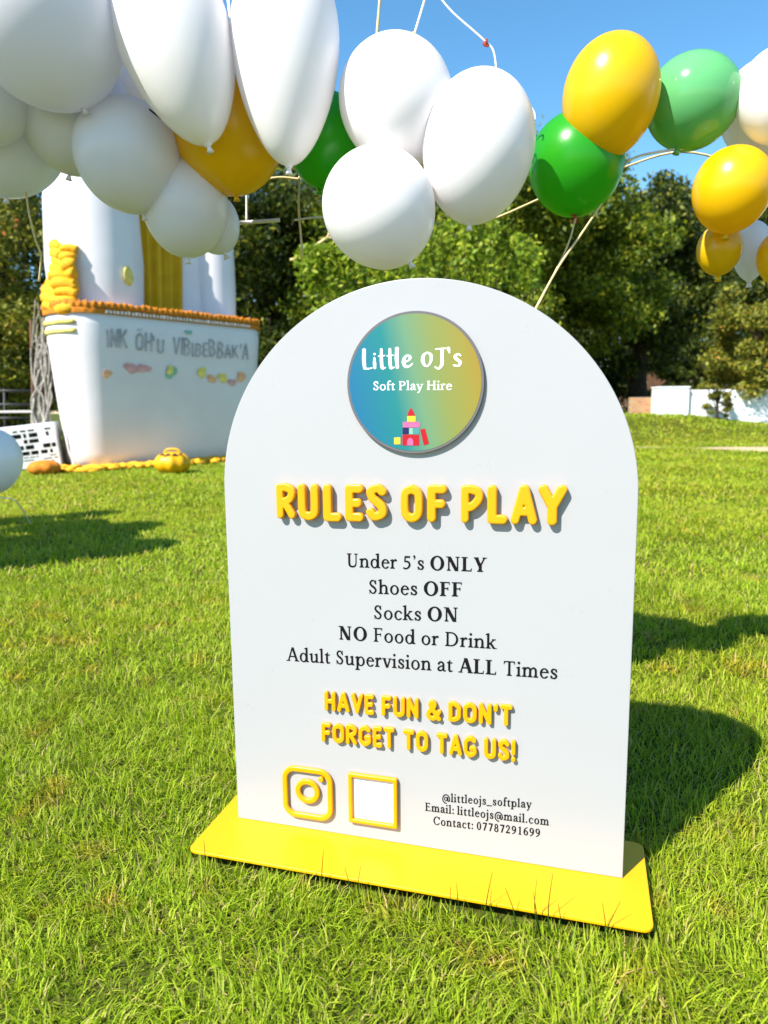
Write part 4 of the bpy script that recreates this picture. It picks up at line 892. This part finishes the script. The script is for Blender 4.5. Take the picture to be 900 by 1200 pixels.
def raised_words(words, r):
    """words = [(text, left px, right px, top y, bottom y at left, top, bottom at right)]"""
    for text, ul, ur, tl, bl, tr_, br in words:
        ws = [cached(rounded, ch, r)[1] + .085 for ch in text]; tot = sum(ws) - .085; c = 0
        for ch, w in zip(text, ws):
            f0, f1 = c / tot, (c + w - .085) / tot; um = ul + (ur - ul) * (f0 + f1) / 2; t = tl + (tr_ - tl) * (f0 + f1) / 2; b = bl + (br - bl) * (f0 + f1) / 2
            x0, x1 = B(ul + (ur - ul) * f0, t, -LS)[0], B(ul + (ur - ul) * f1, t, -LS)[0]; zt, zb = B(um, t, -LS)[1], B(um, b, -LS)[1]
            if ch == "'": zb = zt - (zt - zb) * .36
            raise_letter(ch, x0, x1, zt, zb, r, LS, .0012); c += w
C8 = lambda x, y: (320 + x / 2.647, 800 + y / 2.647)
def wd(t, xl, xr, tl, bl, tr_, br): a, b = C8(xl, tl), C8(xr, tr_); return (t, a[0], b[0], a[1], C8(0, bl)[1], b[1], C8(0, br)[1])
raised_words([wd('HAVE', 158, 312, 28, 88, 40, 102), wd('FUN', 335, 451, 42, 104, 51, 114), wd('&', 474, 521, 54, 118, 58, 122), wd("DON'T", 543, 743, 60, 122, 72, 138),
              wd('FORGET', 149, 376, 126, 184, 142, 208), wd('TO', 402, 481, 147, 209, 154, 218), wd('TAG', 506, 632, 158, 220, 170, 236), wd('US!', 654, 753, 173, 236, 182, 249)], .108)
# printed text
reg = lambda ch: cached(serif, ch, .104, .052); semi = lambda ch: cached(serif, ch, .12, .055)
def bold(ch):
    l, w = cached(serif, ch, .15, .055); return l, w - .035
def px_line(runs, l, r, cap, mat=M['ink'], parent=sign, y=-.0, name='printed_text', space=.24, lift=.0):
    lp = layout(runs, space); left, right = B(*l, -lift), B(*r, -lift); u, v = (l[0] + r[0]) / 2, (l[1] + r[1]) / 2
    capm = B(u, v - cap, -lift)[1] - B(u, v, -lift)[1]
    return on_board(name, fit_line(lp, left, right, capm / .68), .0003, 0, mat, .0002 + lift, parent)
px_line([('Under 5', reg), ("'", reg), ('s ', reg), ('ONLY', bold)], (406.8, 664.6), (570.3, 670.6), 16.4)
px_line([('Shoes ', reg), ('OFF', bold)], (432.6, 695.8), (541.1, 699.4), 16.4)
px_line([('Socks ', reg), ('ON', bold)], (438.5, 725.6), (536.2, 728.9), 16.4)
px_line([('NO', bold), (' Food or Drink', reg)], (397.1, 749.5), (582, 760.8), 16.4)
px_line([('Adult Supervision at ', reg), ('ALL', bold), (' Times', reg)], (335.9, 774.4), (653, 796.0), 16.6)
px_line([('@littleojs_softplay', semi)], (518.3, 939.2), (623, 947.2), 9.6, space=.2)
px_line([('Email: littleojs@mail.com', semi)], (498.3, 950.2), (643.4, 967.6), 9.8, space=.2)
px_line([('Contact: 07787291699', semi)], (508, 966.4), (632.8, 981.0), 9.8, space=.2)
# round logo
cxp, czp = B(485, 449, -DT); RX = (B(561, 449, -DT)[0] - B(408.8, 449, -DT)[0]) / 2; RZ_ = (B(485, 367, -DT)[1] - B(485, 530.5, -DT)[1]) / 2; RD = (RX + RZ_) / 2
disc = lambda r: [[(r * math.cos(t), r * math.sin(t)) for t in np.linspace(0, 2 * math.pi, 128, endpoint=False)]]
logo = link('logo_disc', fill_mesh('logo_disc', disc(RD), .0012, 0), M['disc'], sign, (cxp, -DT + .0011, PT + czp)); logo['label'] = 'round logo printed in a blue to gold colour fade'
rim = link('rim', fill_mesh('rim', disc(RD + .0036), DT - .0006, .0004, 1), M['rim'], logo, (0, DT - .0011 - .0004, 0))
def on_logo(name, loops, mat, lift):
    o = link(name, fill_mesh(name, [[(x - cxp, z - czp) for x, z in l] for l in loops], .0003, 0), mat, logo, (0, -.0012 - lift, 0)); return o
lp = layout([("Little OJ's", lambda c: cached(brush, c))], .22); l, r = B(424.6, 433.2, -DT), B(541.2, 430.3, -DT)
on_logo('logo_lettering', fit_line(lp, l, r, (B(483, 408.5, -DT)[1] - B(483, 432.5, -DT)[1]) / .82), M['white_vinyl'], .0001)
lp = layout([('Soft Play Hire', lambda c: cached(serif, c, .095, .05))], .22); l, r = B(437.7, 457.3, -DT), B(529.9, 456.9, -DT)
on_logo('logo_lettering', fit_line(lp, l, r, (B(483, 446.6, -DT)[1] - B(483, 457.1, -DT)[1]) / .68), M['white_vinyl'], .0001)
C5 = lambda x, y: B(390 + x / 4.737, 350 + y / 4.737, -DT)
inkm = {k: plain(k + '_print_block', c, .45, .3, .04, 30) for k, c in {'red': (.36, .004, .012), 'yellow': (.55, .40, .03), 'pink': (.40, .10, .24), 'navy': (.012, .008, .07), 'teal': (.05, .22, .22), 'pale': (.18, .36, .26)}.items()}
for c, q, lf in [('red', [(435, 606), (446, 622), (457, 650), (412, 650), (423, 622)], 0), ('yellow', [(413, 651), (460, 651), (460, 683), (413, 683)], 0), ('pink', [(389, 684), (484, 684), (484, 715), (389, 715)], 0),
              ('navy', [(388, 716), (422, 716), (422, 752), (388, 752)], 0), ('pale', [(424, 718), (445, 718), (445, 752), (424, 752)], 0), ('teal', [(446, 718), (482, 718), (482, 752), (446, 752)], 0),
              ('red', [(387, 755), (480, 755), (480, 815), (387, 815)], 0), ('red', [(485, 727), (512, 720), (535, 806), (505, 813)], 0), ('yellow', [(340, 771), (375, 769), (376, 808), (341, 809)], 0),
              ('pink', [(413, 815), (413, 790), (419, 777), (430, 772), (441, 777), (447, 790), (447, 815)], .0002)]:
    on_logo('toy_block_print', [[C5(*p) for p in q]], inkm[c], .0001 + lf)
# yellow camera icon and the square frame
C1 = lambda x, y: B(200 + x / 3, 900 + y / 3, -LS)
ic = C1(480, 92); hw = (C1(568, 92)[0] - C1(392, 92)[0]) / 2; hh = (C1(480, 2)[1] - C1(480, 182)[1]) / 2
s_, t_ = (hw + hh) / 2, .0088
on_board('social_icon', [rrect(ic[0] - hw, ic[0] + hw, ic[1] - hh, ic[1] + hh, .022, 12), rrect(ic[0] - hw + t_, ic[0] + hw - t_, ic[1] - hh + t_, ic[1] + hh - t_, .0135, 12)[::-1]], LS, .0022, M['letter'], .0005, res=3)
rc = C1(480, 85); circ = lambda c, r: [(c[0] + r * math.cos(t), c[1] + r * math.sin(t)) for t in np.linspace(0, 2 * math.pi, 64, endpoint=False)]
on_board('icon_lens_ring', [circ(rc, .0205), circ(rc, .0118)[::-1]], LS, .002, M['letter'], .0005, res=3)
on_board('icon_dot', [circ(C1(527, 43), .0046)], LS, .0016, M['letter'], .0005, res=3)
def quad(a, b, c, d): return [C1(*a), C1(*b), C1(*c), C1(*d)]
def mid_rect(q):
    xs, zs = sorted(p[0] for p in q), sorted(p[1] for p in q); return ((xs[0] + xs[1]) / 2, (xs[2] + xs[3]) / 2, (zs[0] + zs[1]) / 2, (zs[2] + zs[3]) / 2)
x0, x1, z0, z1 = mid_rect(quad((622, 17), (796, 40), (797, 215), (627, 192)))
on_board('square_frame', [rrect(x0, x1, z0, z1, .003), rrect(x0 + .0066, x1 - .0066, z0 + .0066, z1 - .0066, .0012)[::-1]], LS + .001, .0018, M['letter'], .0005)
on_board('frame_panel', [rrect(x0 + .0060, x1 - .0060, z0 + .0060, z1 - .0060, .001)], .002, 0, M['white_vinyl'], .0003)
# a few long grass blades in front of the plate
g = np.random.default_rng(77); items = []
for u, v, u2, v2 in [(240, 997, 239, 985), (378, 1019, 379, 996), (400, 1025, 404, 1017), (424, 1029, 423, 1014), (522, 1047, 528, 1039), (540, 1049, 535, 1035), (566, 1052, 577, 1022), (606, 1060, 592, 1040), (634, 1067, 629, 1030), (643, 1067, 648, 1023), (634, 1066, 625, 1045), (650, 1068, 654, 1058), (699, 1078, 727, 1056), (708, 1076, 706, 1058), (583, 1055, 576, 1042)]:
    D = EYE / -(ray(u, v + 34)[2]); a = at(u, v + 34, D); b = at(u2, v2, D + .004); m_ = (a + b) / 2 + np.array([g.normal(0, .003), 0, 0])
    c = spline([a, m_, b], 6); items.append((c, np.linspace(.0011, .0003, len(c))))
o = link('long_grass', tubes('long_grass', items, 4), plain('dark_blade', (.016, .055, .005), .7, .1, .3, 90)); kind(o, 'stuff')
